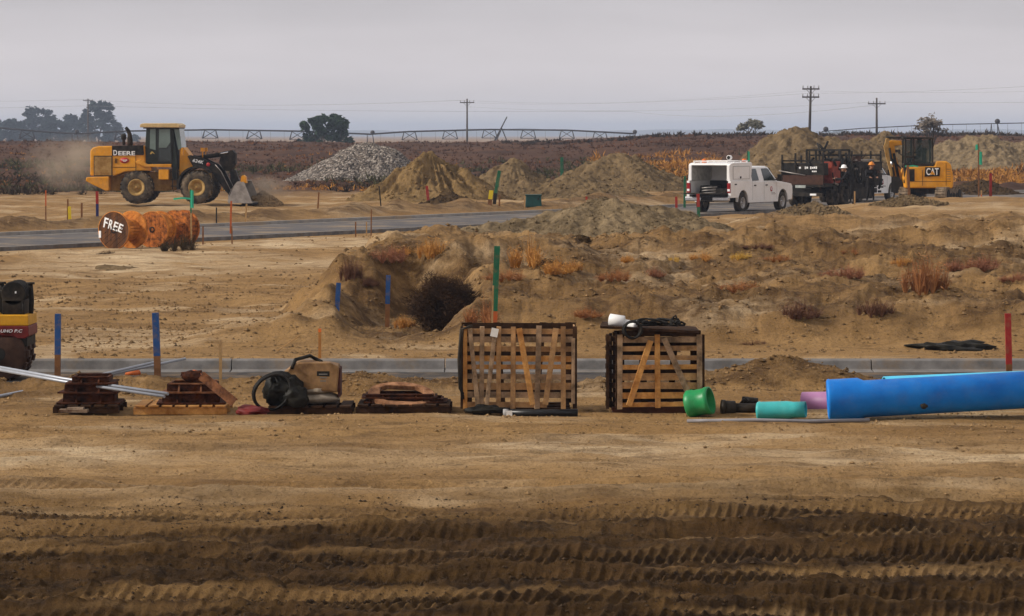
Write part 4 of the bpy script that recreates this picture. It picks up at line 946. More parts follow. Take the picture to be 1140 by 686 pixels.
    tbm = MB().lathe([(.25, -.14), (.35, -.15), (.46, -.14), (.48, -.1), (.48, .1), (.46, .14), (.35, .15), (.25, .14)], n=28); rm = MB().lathe([(0, -.05), (.12, -.09), (.2, -.1), (.255, -.13), (.255, .13), (0, .1)], n=22)
    w0 = None
    for (wx, wy) in ((1.3, -.92), (1.3, .92), (2.45, -.92), (2.45, .92)):
        if w0 is None:
            w0 = MB().lathe([(0, -.12), (.07, -.12), (.08, -.05), (0, -.05)], n=12).build("wheel", M_DKST, r, loc=(wx, wy, .48)); tbm.build("tyre", M_TYRE, w0); rm.build("rim", M_DKST, w0)
        else: q = copy_tree(w0, r); q.location = (wx, wy, .48)
    return r
trailer()
Yp = 152.; xp = X(949, Yp)
person("worker in dark clothes and white hard hat leaning over beside the black trailer", (xp, Yp, gz(xp, Yp)), math.pi-.3, J_stand(R(28), .45), M_WHT, vest=None)
Yp = 153.; xp = X(969, Yp)
person("worker in dark clothes and orange hard hat beside the white hatted worker", (xp, Yp, gz(xp, Yp)), -math.pi/2+.3, J_stand(R(6), .25), mat("orange_hat", (.7, .25, .03), .5, var=.1), vest=None)

# ------------------------------------------------------------------ roller at the left edge
def roller():
    Y = 46.6; s = F/Y; x = X(0, Y); z0 = -.03
    r = empty("trench_roller", (x, Y, z0), 0, "yellow and red compactor with black engine and exhausts, cut by the left edge", "roller")
    z = lambda py: ZY(py, Y)-z0; xm = lambda px: (px)*Y/F
    MB().prism([(xm(-60), z(361)), (xm(-60), z(349)), (xm(36), z(349)), (xm(36.5), z(361))], -.42, .42).build("engine_deck", mat("deck_yellow", (.62, .30, .012), .5, var=.15), r, bevel=.012)
    rb = MB().prism([(xm(-60), z(374)), (xm(-60), z(361.3)), (xm(36.6), z(361.3)), (xm(37), z(372)), (xm(33), z(375))], -.43, .43).build("side_panel", mat("panel_maroon", (.16, .014, .012), .5, var=.3), r, bevel=.012)
    text("lettering", "UHO P.C", M_WHT, rb, .042, (xm(18), -.436, z(366.5)), (R(90), 0, 0), xm(24), .01, .2)
    MB().box((xm(-12), 0, z(379)), (1.15, .8, .12)).build("chassis", M_BLK, r)
    # drum with pads
    dr = MB(); dr.lathe([(0, -.43), (.33, -.43), (.36, -.41), (.36, .41), (.33, .43), (0, .43)], n=36)
    M_DR = mat("rusty_drum", (.055, .025, .016), .75, .2, var=.4, rgb2=(.10, .05, .03), scale=5)
    
    for i in range(14):
        for j in range(4):
            a = 2*math.pi*(i+.5*(j % 2))/14; M_ = Matrix.Rotation(-a, 3, 'Y'); dr.box(M_ @ Vector((.375, -.3+.2*j, 0)), (.04, .12, .09), M_)
    d0 = dr.build("drum", M_DR, r, loc=(xm(4), 0, .36)); MB().tube((0, -.45, 0), (0, .45, 0), .09).build("hub", M_DKST, d0)
    d1 = copy_tree(d0, r); d1.location.x = xm(-62)
    en = MB(); cz = z(326); en.tube((xm(18), -.3, cz), (xm(18), .3, cz), xm(13.2), n=26); en.box((xm(18), 0, z(341)), (xm(24), .6, z(333)-z(349))); en.box((xm(4), 0, z(335)), (xm(14), .5, z(325)-z(349)))
    e0 = en.build("engine", M_BLK, r, bevel=.01)
    rib = MB()
    for i in range(5): rib.lathe([(xm(13.1), -.02), (xm(13.7), -.02), (xm(13.7), .02), (xm(13.1), .02)], (xm(18), -.26+.13*i, cz), 'y', 26)
    rib.build("cowl_rib", M_DKST, e0); MB().box((xm(21), -.305, cz+.02), (.02, .01, .03)).build("plate", M_WHT, e0)
    for px, yy in ((34.5, 0), (1.5, .1)):
        ex = MB(); ex.path([(xm(px), yy, z(349)), (xm(px+.8), yy, z(335)), (xm(px-.2), yy, z(322)), (xm(px-.8), yy, z(316))], [xm(2.6), xm(2.8), xm(2.8), xm(2.8)], 12); ex.lathe([(0, 0), (xm(5), 0), (xm(5), xm(2.2)), (0, xm(2.4))], (xm(px-.8), yy, z(316.5)), 'z', 14); ex.build("exhaust", M_BLK, r)
    MB().tube((xm(30), -.3, z(349)), (xm(29), -.3, z(337)), .012).tube((xm(29), -.3, z(337)), (xm(30), -.2, z(330)), .012).build("hose", M_DKST, r)
roller()
# ================================================================== plants
def plant_mat(name, a, b_): return mat(name, a, .85, var=0, rgb2=b_, scale=2.5, spec=.1)
M_RUST = plant_mat("rust_weed", (.22, .08, .03), (.46, .21, .08))
M_TAN = plant_mat("orange_tan_weed", (.36, .16, .04), (.66, .34, .095))
M_RED = plant_mat("reddish_weed", (.18, .07, .036), (.40, .18, .10))
M_DARK = plant_mat("dark_tumbleweed", (.010, .005, .003), (.085, .045, .023))  # lighter end of the range paints lit twigs into the dark ball
M_MAROON = plant_mat("dark_red_weed", (.09, .04, .025), (.20, .10, .06))
M_OLIVE = plant_mat("olive_dark_weed", (.03, .022, .011), (.10, .065, .03))
M_YEL = plant_mat("yellow_weed", (.5, .3, .05), (.7, .45, .12))
def blades(V, Fc, rg, c, hw, hh, n, wd, up=.35, twig=False, droop=0.):
    for k in range(n):
        a = rg.uniform(0, 6.283); el = math.asin(min(1, up+(1-up)*rg.random()**.9)); ln = rg.uniform(.55, 1.0)
        d = Vector((math.cos(a)*math.cos(el)*hw, math.sin(a)*math.cos(el)*hw, math.sin(el)*hh))*ln
        st = Vector(c)+Vector((d.x*.15*rg.random(), d.y*.15*rg.random(), 0)); r0 = rg.uniform(0, .45) if twig else 0
        p0 = st+d*r0; p2 = st+d+Vector((rg.gauss(0, .07)*hw, rg.gauss(0, .07)*hw, rg.gauss(0, .05)*hh-droop*hh))
        p1 = (p0+p2)/2+Vector((rg.gauss(0, .07)*hw, rg.gauss(0, .07)*hw, .08*hh))
        s = Vector((rg.gauss(0, 1), rg.gauss(0, 1), rg.gauss(0, .5))).normalized()*wd
        o = len(V); V += [p0-s, p0+s, p1+s*.8, p1-s*.8, p2]
        Fc += [(o, o+1, o+2, o+3), (o+3, o+2, o+4)]
def weed_mesh(n, seed, wd, up, twig):
    V = []; Fc = []; rg = random.Random(seed)
    for k in range(11):
        a = rg.uniform(0, 6.283); q = rg.random()**.6*.36; hh = rg.uniform(.45, 1.0)*(1.1-q); hw = rg.uniform(.12, .26)
        blades(V, Fc, rg, (q*math.cos(a), q*math.sin(a), -.03), hw, hh, n//9, wd*.8, up+.15, False)
        for j in range(n//9):      # fine side twigs in the upper part
            b_ = rg.uniform(0, 6.283); rr = hw*rg.random()**.5*.9; c_ = Vector((q*math.cos(a)+rr*math.cos(b_), q*math.sin(a)+rr*math.sin(b_), hh*rg.uniform(.25, .95)*(1-.5*rr/hw)))
            d = Vector((rg.gauss(0, 1), rg.gauss(0, 1), rg.gauss(.6, .7))).normalized()*rg.uniform(.05, .13); s = d.orthogonal().normalized()*wd*.7; o = len(V)
            V += [c_-s, c_+s, c_+d]; Fc.append((o, o+1, o+2))
    me = bpy.data.meshes.new("weed"); me.from_pydata(V, [], Fc); return me
_weeds = [weed_mesh(420, 1, .008, .2, True), weed_mesh(520, 2, .008, .12, True), weed_mesh(380, 3, .009, .3, False), weed_mesh(480, 4, .008, .15, True)]
def tumble_mesh():
    V = []; Fc = []; rg = random.Random(9)
    for k in range(15000):
        u = Vector((rg.gauss(0, 1), rg.gauss(0, 1), rg.gauss(0, 1))).normalized(); r0 = .47*rg.random()**.4*(1+.16*math.sin(u.x*5+u.z*4)+.1*math.sin(u.z*9+u.y*7)); p = Vector((u.x*r0, u.y*r0, .47+u.z*r0*.98))
        d = (u*.6+Vector((rg.gauss(0, .7), rg.gauss(0, .7), rg.gauss(.1, .7)))).normalized()*rg.uniform(.03, .13); s = d.orthogonal().normalized()*.0042; o = len(V)
        V += [p-s, p+s, p+d]; Fc.append((o, o+1, o+2))
    for k in range(2600):      # coarser stems standing out of the ball
        u = Vector((rg.gauss(0, 1), rg.gauss(0, 1), rg.gauss(0, 1))).normalized(); r0 = .45*rg.random()**.3; p = Vector((u.x*r0, u.y*r0, .47+u.z*r0))
        d = (u*.8+Vector((rg.gauss(0, .6), rg.gauss(0, .6), rg.gauss(.1, .6)))).normalized()*rg.uniform(.06, .17); s = d.orthogonal().normalized()*.007; o = len(V)
        V += [p-s, p+s, p+d]; Fc.append((o, o+1, o+2))
    me = bpy.data.meshes.new("tumble"); me.from_pydata(V, [], Fc); return me
_tumble = tumble_mesh()
_wm = {}
def weed(label, px, py, wpx, hpx, Y, m, k, name="dry_weed", cat="weed", me=None):
    key = (k, m.name, me is None)
    if key not in _wm:
        q = (me or _weeds[k]).copy(); q.materials.append(m); _wm[key] = q
    o = bpy.data.objects.new(name, _wm[key]); COL.objects.link(o)
    x = X(px, Y); o.location = (x, Y, gz(x, Y)-.03); s = Y/F
    k_ = 1.0 if me else 1.22; o.scale = (wpx*s*1.05*k_, wpx*s*.8*k_, hpx*s*1.12*k_); o.rotation_euler.z = 0
    return tag(o, label, cat, "dry weeds on the dirt bank")
def ground_hit(px, py, y0=50, y1=140):
    """distance at which the line of sight through a photo pixel first meets the land"""
    ys_ = np.arange(y0, y1, .1); zz = terrain(X(px, ys_), ys_)
    k = np.argmax(ZY(py, ys_) <= zz); return float(ys_[k]) if k else float(y1)
WEEDS = [  # label, centre x, foot y, w, h, material, shape
 ("big upright orange tan weed on the bank top above the green post", 590, 296, 44, 38, M_TAN, 2),
 ("spreading orange weed left of the big upright one, on the bank top", 482, 288, 46, 24, M_TAN, 0),
 ("thin reddish weed on the bank edge beside the drooping dark one", 428, 293, 42, 26, M_RED, 1),
 ("orange weed touching the right foot of the big upright weed", 622, 306, 38, 20, M_TAN, 3),
 ("faded orange weed lower right of the dark clod on the bank", 682, 313, 34, 18, M_RUST, 1),
 ("rust coloured weed around the foot of the green and orange post", 540, 364, 42, 36, M_RUST, 2),
 ("small tan tuft between the right blue stake and the dark tumbleweed", 449, 364, 28, 16, M_TAN, 0),
 ("low red weed on open dirt below the silt mound's right flank", 937, 308, 44, 20, M_RED, 1),
 ("tall straggly red brown weed, the largest right of the silt mound", 1028, 326, 58, 46, M_RUST, 0),
 ("wide pinkish red weed near the right edge of the bank", 1098, 302, 50, 20, M_RED, 3),
 ("low rusty weed on the slope above the right crate", 818, 324, 44, 18, M_RUST, 1),
 ("dark low weed on the slope with the thin lath below it", 893, 352, 48, 24, M_MAROON, 3),
 ("dark red low weed right of the other dark weed on the lower slope", 973, 352, 46, 22, M_MAROON, 0),
 ("pale tan tuft at the foot of the silt mound", 783, 291, 28, 13, M_TAN, 2),
 ("bright yellow tuft at the foot of the silt mound", 824, 290, 26, 10, M_YEL, 0),
 ("small yellow tuft left of the pale tan one below the silt mound", 752, 291, 14, 10, M_YEL, 2),
 ("faded rust weed right of the bright yellow tuft", 862, 292, 30, 11, M_RUST, 1),
 ("small faded weed on the bank below the silt mound's left foot", 730, 309, 24, 13, M_RED, 3),
 ("flat dark red weed on the pale dirt in front of the pickup", 842, 276, 34, 9, M_MAROON, 1),
 ("dark drooping weed hanging over the cut edge of the bank", 389, 312, 30, 28, M_MAROON, 0),
 ("pale orange weed on the bank behind the post's green top", 560, 312, 40, 18, M_RUST, 1),
 ("thin pinkish weed between the tall straggly weed and the wide one", 1065, 300, 30, 14, M_RED, 3),
 ("dark green brown weed growing against the rightmost wire reel", 197, 279, 38, 28, M_OLIVE, 1),
 ("faded rust weed low on the slope between the crates", 655, 352, 36, 13, M_RUST, 3),
 ("small orange tuft on the bank top left of the spreading orange weed", 452, 283, 22, 12, M_TAN, 2),
 ("low pink red weed at the right edge above the red stake", 1128, 312, 30, 14, M_RED, 1),
 ("small rust tuft on the plateau above the low red weed", 950, 284, 24, 9, M_RUST, 2),
 ("thin orange weed left of the tall straggly one", 1003, 296, 26, 12, M_TAN, 0),
 ("dark low weed near the kerb right of the narrower crate", 838, 384, 26, 8, M_MAROON, 1),
 ("small tan tuft on the silt mound's front foot", 700, 292, 20, 10, M_TAN, 3),
 ("orange tuft between the upright weed and the dark clod", 638, 300, 22, 13, M_TAN, 0),
 ("small dark weed on the left rim of the hollow", 412, 322, 24, 13, M_MAROON, 3),
 ("small dark weed at the foot of the reel marked FREE", 118, 283, 18, 7, M_DARK, 1),
]
for (lb, px, py, w_, h_, m_, k_) in WEEDS:
    weed(lb, px, py, w_, h_, ground_hit(px, py, 50, 120), m_, k_)
tw = weed("big round blackish tumbleweed lodged in the hollow of the bank", 495, 364, 76, 60, 56.4, M_DARK, 0, "tumbleweed", "tumbleweed", _tumble)
# leaves of scattered dry scrub, uncountable
def scrub(name, label, n, area, m, seed, hmin, hmax, thr=-.05, nsc=14., blade=10, wd=.03, test=None):
    rg = random.Random(seed); pts = []
    while len(pts) < n*2:
        y = area[2]+(area[3]-area[2])*rg.random()**1.25; px = rg.uniform(area[0], area[1]); pts.append((X(px, y), y))
    P_ = np.array(pts); den = fbm(P_[:, 0]/nsc, P_[:, 1]/(nsc*2), 3, seed); Z = terrain(P_[:, 0], P_[:, 1])
    V = []; Fc = []; c = 0
    for (x, y), d, z in zip(pts, den, Z):
        if d < thr or abs(road_v(x, y)) < 9 or (test and not test(x, y)): continue
        h = rg.uniform(hmin, hmax)*(.7+.6*max(0, d)); sz = 1+(y-170)/500
        blades(V, Fc, rg, (x, y, z-.05), h*1.0, h, blade, wd*sz*(.6+h), .0, False); c += 1
        if c >= n: break
    me = bpy.data.meshes.new(name); me.from_pydata(V, [], Fc); me.materials.append(m)
    o = bpy.data.objects.new(name, me); COL.objects.link(o); tag(o, label, "scrub", kind='stuff')
S_BR = plant_mat("brown_scrub", (.05, .022, .011), (.115, .053, .025)); S_RU = plant_mat("rust_scrub", (.13, .045, .016), (.25, .10, .032))
S_OR = plant_mat("orange_scrub", (.30, .13, .025), (.5, .24, .055)); S_GR = plant_mat("olive_scrub", (.04, .042, .018), (.09, .08, .035)); S_DK = plant_mat("dark_scrub", (.025, .018, .012), (.07, .045, .028))
scrub("brown_scrub", "dark brown dry scrub covering the far field", 12000, (-300, 1400, 196, 500), S_BR, 301, .2, .6, -.45, 16)
scrub("rust_scrub", "rust brown dry scrub patches in the far field", 4000, (-300, 1400, 192, 480), S_RU, 302, .2, .5, .12, 26)
scrub("orange_weeds", "bright orange weeds in the far field beyond the pickup and excavator", 2600, (655, 1400, 205, 300), S_OR, 303, .45, 1.05, -.22, 9, test=lambda x, y: (570+F*x/y > 1035) or (570+F*x/y < 800))
scrub("orange_scrub", "thin orange scrub patches behind the wheel loader and gravel", 700, (-200, 420, 196, 330), S_OR, 304, .2, .5, .25, 8)
scrub("olive_scrub", "olive green scrub behind the pickup and left of the loader", 1500, (-150, 870, 192, 300), S_GR, 305, .4, 1.0, .16, 12)
scrub("dark_scrub", "dark brush low behind the wheel loader and along the rise", 3000, (-150, 1300, 185, 250), S_DK, 306, .3, .8, .12, 11)
scrub("dark_scrub", "dark brush fringe along the horizon rise", 1500, (560, 1400, 400, 460), S_DK, 307, .4, 1.1, -.3, 22, wd=.05)

# ------------------------------------------------------------------ trees
def tree(name, label, px, Y, ptop, wpx, m_leaf, seed, leaves=3500, ls=.22, bare=False, group=None, base=None, squat=.5, trunk_h=.22, lm=None):
    rg = random.Random(seed); x = X(px, Y); zb = base if base is not None else gz(x, Y); h = ZY(ptop, Y)-zb; rw = wpx*Y/F/2
    r = empty(name, (x, Y, zb), 0, label, "tree", group)
    mb = MB(); tips = []
    def grow(p, d, ln, rad, lev):
        q = p+d*ln; mid = (p+q)/2+Vector((rg.gauss(0, .05), rg.gauss(0, .05), 0))*ln
        mb.path([p, mid, q], [rad, rad*.85, rad*.65], 6 if lev < 2 else 4, False)
        if lev >= (5 if bare else 3): tips.append(q); return
        for k in range(rg.choice((2, 3, 3)) if lev else 5):
            a = rg.uniform(0, 6.28); t = rg.uniform(.35, .95) if lev == 0 else rg.uniform(.35, .8)
            nd = (d+Vector((math.cos(a)*t*rw/(h*.5), math.sin(a)*t*rw/(h*.5), rg.uniform(-.15, .3)))).normalized()
            grow(q if rg.random() < .6 else mid.lerp(q, .5), nd, ln*rg.uniform(.6, .85)*(1.25 if lev == 0 else 1), rad*.6, lev+1)
    grow(Vector((0, 0, -.2)), Vector((rg.uniform(-.08, .08), 0, 1)).normalized(), h*trunk_h+.2, h*.028, 0)
    if bare:  # scale the twigs to the height seen
        zm = max(v[2] for v in mb.v); xm = max(abs(v[0]) for v in mb.v); mb.v = [(v[0]*rw/xm, v[1]*rw/xm, v[2]*h/zm) for v in mb.v]
        tips = [Vector((t.x*rw/xm, t.y*rw/xm, t.z*h/zm)) for t in tips]
    mb.build("trunk", M_BARK, r, fix=False)
    V = []; Fc = []
    cl = []
    if bare: cl = [(t, .06*h) for t in tips]
    else:
        for k in range(64):
            a = rg.uniform(0, 6.28); zz = rg.uniform(.14, .93); rr = rw*math.sqrt(max(.05, 1-abs((zz-squat)/(1.02-squat if zz > squat else squat+.25))**2.2))*rg.uniform(.3, .98)
            cl.append((Vector((math.cos(a)*rr, math.sin(a)*rr, zz*h)), rg.uniform(.045, .13)*min(h, rw*1.6)))
    for k in range(leaves):
        c, cr = rg.choice(cl); d = Vector((rg.gauss(0, 1), rg.gauss(0, 1), rg.gauss(0, .8))); d = d.normalized()*cr*rg.random()**.45*1.15
        p = c+d
        if p.z < .03*h or p.z > h*1.03: continue
        s = ls*rg.uniform(.6, 1.3); u = Vector((rg.gauss(0, 1), rg.gauss(0, 1), rg.gauss(0, .6))).normalized(); t = u.orthogonal().normalized()
        o = len(V); V += [p-u*s, p+t*s*.45, p+u*s, p-t*s*.45]; Fc.append((o, o+1, o+2, o+3))
    me = bpy.data.meshes.new("crown"); me.from_pydata(V, [], Fc); me.materials.append(m_leaf)
    o = bpy.data.objects.new("crown", me); COL.objects.link(o); o.parent = r
    return r
M_BARK = mat("bark", (.075, .055, .04), .9, var=.3)
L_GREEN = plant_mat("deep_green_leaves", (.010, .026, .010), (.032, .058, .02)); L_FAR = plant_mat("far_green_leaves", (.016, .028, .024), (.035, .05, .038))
L_GREY = plant_mat("grey_twig_leaves", (.10, .095, .07), (.2, .18, .13)); L_BROWN = plant_mat("grey_brown_twigs", (.12, .095, .075), (.22, .18, .14))
tree("round_tree", "dense dark green round tree standing behind the left end of the gravel heap", 364, 560, 127, 70, L_GREEN, 5, 8500, .42, squat=.45, base=-.3)
FT = "hazy trees on the far horizon"
for lb, px, Y, pt, w_, sd_ in (
  ("hazy blue broad tree left of the utility pole, tallest of the left clump", 42, 1450, 119, 46, 1),
  ("hazy blue low tree at the left edge of the horizon", 10, 1420, 133, 44, 2),
  ("hazy blue small tree in the gap left of the utility pole", 80, 1480, 126, 28, 3),
  ("tallest hazy blue tree, standing behind the leftmost utility pole", 110, 1380, 113, 46, 4),
  ("hazy blue low bushy tree between the two tall hazy crowns", 64, 1380, 134, 40, 6)):
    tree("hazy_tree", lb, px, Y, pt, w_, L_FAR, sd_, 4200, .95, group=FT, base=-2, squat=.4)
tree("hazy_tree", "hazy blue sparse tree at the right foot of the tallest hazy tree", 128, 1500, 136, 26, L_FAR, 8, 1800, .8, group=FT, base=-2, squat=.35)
tree("bare_tree", "small grey half bare tree on the rise above the pickup roof", 838, 430, 133, 34, L_GREY, 21, 1100, .22, True, base=2.2, trunk_h=.16)
tree("bare_tree", "grey brown bare bushy tree behind the excavator cab", 1038, 330, 126, 38, L_BROWN, 27, 900, .16, True, base=1.2, trunk_h=.12)
for lb, px, pt, w_, sd_ in (("tiny hazy tree on the horizon left of the loader's exhaust", 150, 150, 12, 31),):
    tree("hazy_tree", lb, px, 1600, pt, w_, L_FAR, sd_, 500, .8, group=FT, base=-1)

# ------------------------------------------------------------------ utility poles and lines
M_POLE = mat("weathered_pole_wood", (.075, .058, .045), .9, var=.3, stretch=(1, 1, .1)); M_WIRE = mat("wire", (.3, .29, .3), .6); M_INS = mat("insulator", (.3, .3, .3), .3)
def pole(label, px, Y, ptop, arms, wid=1.0, group="wooden utility poles", rad=.2, lean=0):
    x = X(px, Y); zb = gz(x, Y)-.3; h = ZY(ptop, Y)-zb
    r = empty("utility_pole", (x, Y, zb), 0, label, "utility pole", group)
    MB().path([(0, 0, 0), (lean*h/2, 0, h/2), (lean*h, 0, h)], [rad, rad*.85, rad*.65], 10).build("post", M_POLE, r)
    for d, wd in arms:
        z = h-d; a = MB(); a.bar((-wd/2+lean*z, -.12, z), (wd/2+lean*z, -.12, z), .14, .18); a.bar((-wd*.28+lean*z, -.12, z), (lean*z, -.1, z-.7), .05); a.bar((wd*.28+lean*z, -.12, z), (lean*z, -.1, z-.7), .05)
        ca = a.build("cross_arm", M_POLE, r); 
        for k in (-.46, -.18, .18, .46): MB().tube((wd*k+lean*z, -.12, z+.08), (wd*k+lean*z, -.12, z+.42), .07, n=6).build("insulator", M_INS, ca)
    return r
pole("hazy utility pole in front of the tallest far left tree", 98, 900, 110, ((.5, 2.6), (9.5, 1.6)), rad=.26)
pole("utility pole standing alone right of the sharp sand heap, with one cross arm", 520, 620, 110, ((.7, 2.6),), rad=.2)
pole("tallest utility pole, with two cross arms, behind the pickup's soil heap", 901, 420, 96, ((.35, 2.1), (1.35, 2.1)), rad=.19, lean=.03)
pole("shorter utility pole with one cross arm above the excavator", 976, 520, 109, ((.9, 2.7),), rad=.2)
def wire(label, pts, r=.05, group="overhead wires between the utility poles"):
    P_ = []
    for (a, b_) in zip(pts[:-1], pts[1:]):
        A = at(*a); B = at(*b_)
        for k in range(9):
            t = k/8; p = A.lerp(B, t); p.z -= (A-B).length*.004*4*t*(1-t); P_.append(p)
    o = MB().path(P_, r*.55, 5).build("overhead_wire", M_WIRE); tag(o, label, "wire", group)
wire("faint upper wire crossing the whole sky from the far left pole", [(-420, 112, 1000), (98, 111, 900), (520, 111.5, 620)], .05)
wire("faint wire from the lone middle pole to the two arm pole", [(520, 112, 620), (901, 104, 420), (1290, 86, 330)], .025)
wire("faint lower wire from the lone middle pole to the two arm pole", [(520, 114.5, 620), (901, 101, 420), (1290, 97, 330)], .02)
wire("wire leaving the one arm pole above the excavator to the right", [(520, 119, 800), (976, 113.5, 520), (1330, 108, 430)], .035)
wire("lowest faint wire crossing the sky behind the lone pole", [(-420, 121, 1000), (98, 118, 900), (700, 124, 900), (976, 117, 520)], .05)

# ------------------------------------------------------------------ centre pivot irrigation lines
M_GALV = mat("dull_galvanised", (.05, .046, .05), .7, .1, var=.25)
def pivot(label, Y, nodes, frames, towers, r=.165, drop_end=None):
    """nodes: (px, py) along the pipe"""
    x0 = X(nodes[0][0], Y); root = empty("irrigation_pivot", (0, Y, 0), 0, label, "irrigation boom", "irrigation booms on the far field")
    W = lambda px, py: Vector((X(px, Y), 0, ZY(py, Y)))
    P_ = []
    for (a, b_) in zip(nodes[:-1], nodes[1:]):
        n = max(2, int(abs(b_[0]-a[0])/12))
        for k in range(n): t = k/n; P_.append(W(a[0]+(b_[0]-a[0])*t, a[1]+(b_[1]-a[1])*t))
    P_.append(W(*nodes[-1])); MB().path(P_, r, 7).build("pipe", M_GALV, root)
    def py(px): return float(np.interp(px, [n[0] for n in nodes], [n[1] for n in nodes]))
    for px in frames:
        t = MB(); y0 = py(px); tw_, bw = 6, 8.5; dp = 9.5; q = .085
        for sy in (-.8, .8):
            o = Vector((0, sy, 0))
            t.bar(W(px-tw_, y0), W(px-bw, y0+dp)+o, q*1.5); t.bar(W(px+tw_, y0), W(px+bw, y0+dp)+o, q*1.5)
            t.bar(W(px-tw_, y0+.6), W(px+bw, y0+dp)+o, q*1.1); t.bar(W(px+tw_, y0+.6), W(px-bw, y0+dp)+o, q*1.1)
            t.bar(W(px-bw, y0+dp)+o, W(px+bw, y0+dp)+o, q*1.2)
        t.build("truss", M_GALV, root)
    dr = MB()
    for px in np.arange(nodes[0][0]+8, nodes[-1][0], 15.3):
        a = W(px, py(px)); dr.bar(a, a-Vector((0, 0, 2.3)), .03)
    dr.build("sprinkler_drop", M_GALV, root)
    for px in towers:
        y0 = py(px); gx = X(px, Y); g = gz(gx, Y); t = MB(); top = W(px, y0)
        for sy in (-2., 2.): t.bar(top+Vector((.5, 0, 0)), Vector((gx+.9, sy, g+.5)), .12); t.bar(top-Vector((.5, 0, 0)), Vector((gx-.5, sy, g+.5)), .1)
        t.bar(Vector((gx+.2, -2.2, g+.5)), Vector((gx+.2, 2.2, g+.5)), .16); t.ball(top+Vector((.5, 0, .35)), .45, 8, 6)
        tf = t.build("drive_tower", M_GALV, root)
        for sy in (-2, 2):
            MB().lathe([(.0, -.14), (.4, -.15), (.62, -.12), (.62, .12), (.4, .15), (0, .14)], n=18).build("wheel", M_TYRE, tf, loc=(gx+.2, sy, g+.6))
pivot("long irrigation boom on trussed arches crossing the far field behind loader and heaps", 690,
      [(-120, 141), (0, 142.5), (45, 146.5), (85, 149), (140, 146), (234, 144.5), (330, 146), (412, 149.5), (456, 146.5), (545, 144.3), (631, 145), (670, 147), (706, 149)],
      [-20, 30, 136, 185, 234, 283, 331, 456, 501, 545, 588, 631, 668], [83, 412, 704])
pivot("thin irrigation boom rising to the right behind the excavator", 560,
      [(915, 146.5), (960, 143), (1040, 139), (1140, 137), (1260, 136.5)], [1215], [916, 1107], r=.075)

# ------------------------------------------------------------------ far small things
mb = MB(); r = empty("grain_auger", (X(555, 640), 640, gz(X(555, 640), 640)), 0, "leaning grain auger with spindly frame on the horizon right of the lone pole", "farm machine")
zt = lambda p: ZY(p, 640)-r.location.z
MB().tube((-1.0, 0, zt(160)), (1.6, 0, zt(130)), .16, .1, 8).build("auger_tube", M_GALV, r)
f_ = MB(); f_.bar((-1.2, -.8, .2), (.6, 0, zt(143)), .14); f_.bar((2.4, .8, .2), (.6, 0, zt(143)), .14); f_.bar((-1.2, -.8, .4), (2.4, .8, .4), .14); f_.bar((-.9, 0, zt(152)), (2.4, .8, .4), .1)
fr = f_.build("undercarriage", M_GALV, r)
for sx in (-.6, 2.2): MB().lathe([(0, -.12), (.5, -.12), (.5, .12), (0, .12)], n=14).build("wheel", M_TYRE, fr, loc=(sx, 0, .5))
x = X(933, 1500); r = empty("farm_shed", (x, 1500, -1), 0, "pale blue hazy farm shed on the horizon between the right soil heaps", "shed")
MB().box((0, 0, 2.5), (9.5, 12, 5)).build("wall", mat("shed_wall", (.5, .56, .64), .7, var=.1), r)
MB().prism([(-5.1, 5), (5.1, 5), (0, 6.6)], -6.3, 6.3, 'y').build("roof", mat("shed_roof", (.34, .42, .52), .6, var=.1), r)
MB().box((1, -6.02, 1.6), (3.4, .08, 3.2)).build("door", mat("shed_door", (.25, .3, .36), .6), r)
# far hills
def hills():
    n = 220; V = []; Fc = []
    for i in range(n):
        px = -500+i*2200/(n-1); a = 7600
        hgt = 6+7*(1+float(vn(np.array([px/160.]), np.array([3.3]), 5)[0]))+3*float(vn(np.array([px/37.]), np.array([1.3]), 6)[0])
        for dy, k in ((-700, -.3), (-300, .55), (0, 1.), (500, -.3)): V.append((X(px, a), a+dy, hgt*k))
    for i in range(n-1):
        for j in range(3): Fc.append((i*4+j, (i+1)*4+j, (i+1)*4+j+1, i*4+j+1))
    o = MB().add(V, Fc, True).build("hills", mat("hill_land", (.13, .12, .085), .95, var=.3, scale=.004)); tag(o, kind='structure')
hills()
# the air: smoke haze over the plain
hz = MB().box((0, 4400, 14), (9000, 8850, 32)).build("haze", None if False else bpy.data.materials.new("haze_air"))
mm = hz.data.materials[0]; mm.use_nodes = True; t_ = mm.node_tree; t_.nodes.clear(); ov = t_.nodes.new("ShaderNodeOutputMaterial"); pv = t_.nodes.new("ShaderNodeVolumePrincipled")
pv.inputs["Color"].default_value = (.66, .77, .98, 1); pv.inputs["Density"].default_value = .0002; pv.inputs["Anisotropy"].default_value = .0
t_.links.new(pv.outputs[0], ov.inputs["Volume"]); tag(hz, "pale smoky air over the plain", "haze", kind='stuff')
# ================================================================== goods in the foreground and on the bank
M_WOOD = mat("crate_wood", (.20, .095, .032), .85, var=.3, scale=5, rgb2=(.58, .33, .14), bump=.3, bscale=25, fac=(.3, .7))
M_WOOD2 = mat("crate_wood_orange", (.42, .165, .035), .85, var=.25, scale=6, rgb2=(.66, .34, .10), bump=.3, bscale=25)
M_WOODG = mat("weathered_grey_wood", (.19, .12, .065), .9, var=.35, scale=6, rgb2=(.44, .29, .17), bump=.3, bscale=25)
M_WOODD = mat("dark_and_shaded_wood", (.020, .009, .005), .9, var=.4, scale=6, rgb2=(.065, .032, .015), spec=.1)  # dark timber; also paints the shade inside the crates
M_LATH = mat("lath_wood", (.42, .24, .09), .85, var=.25, scale=8, rgb2=(.5, .31, .14))
M_RUSTY = mat("rusty_iron", (.022, .008, .005), .9, .0, var=.5, scale=9, rgb2=(.10, .032, .014), spec=.12, bump=.4, bscale=40)
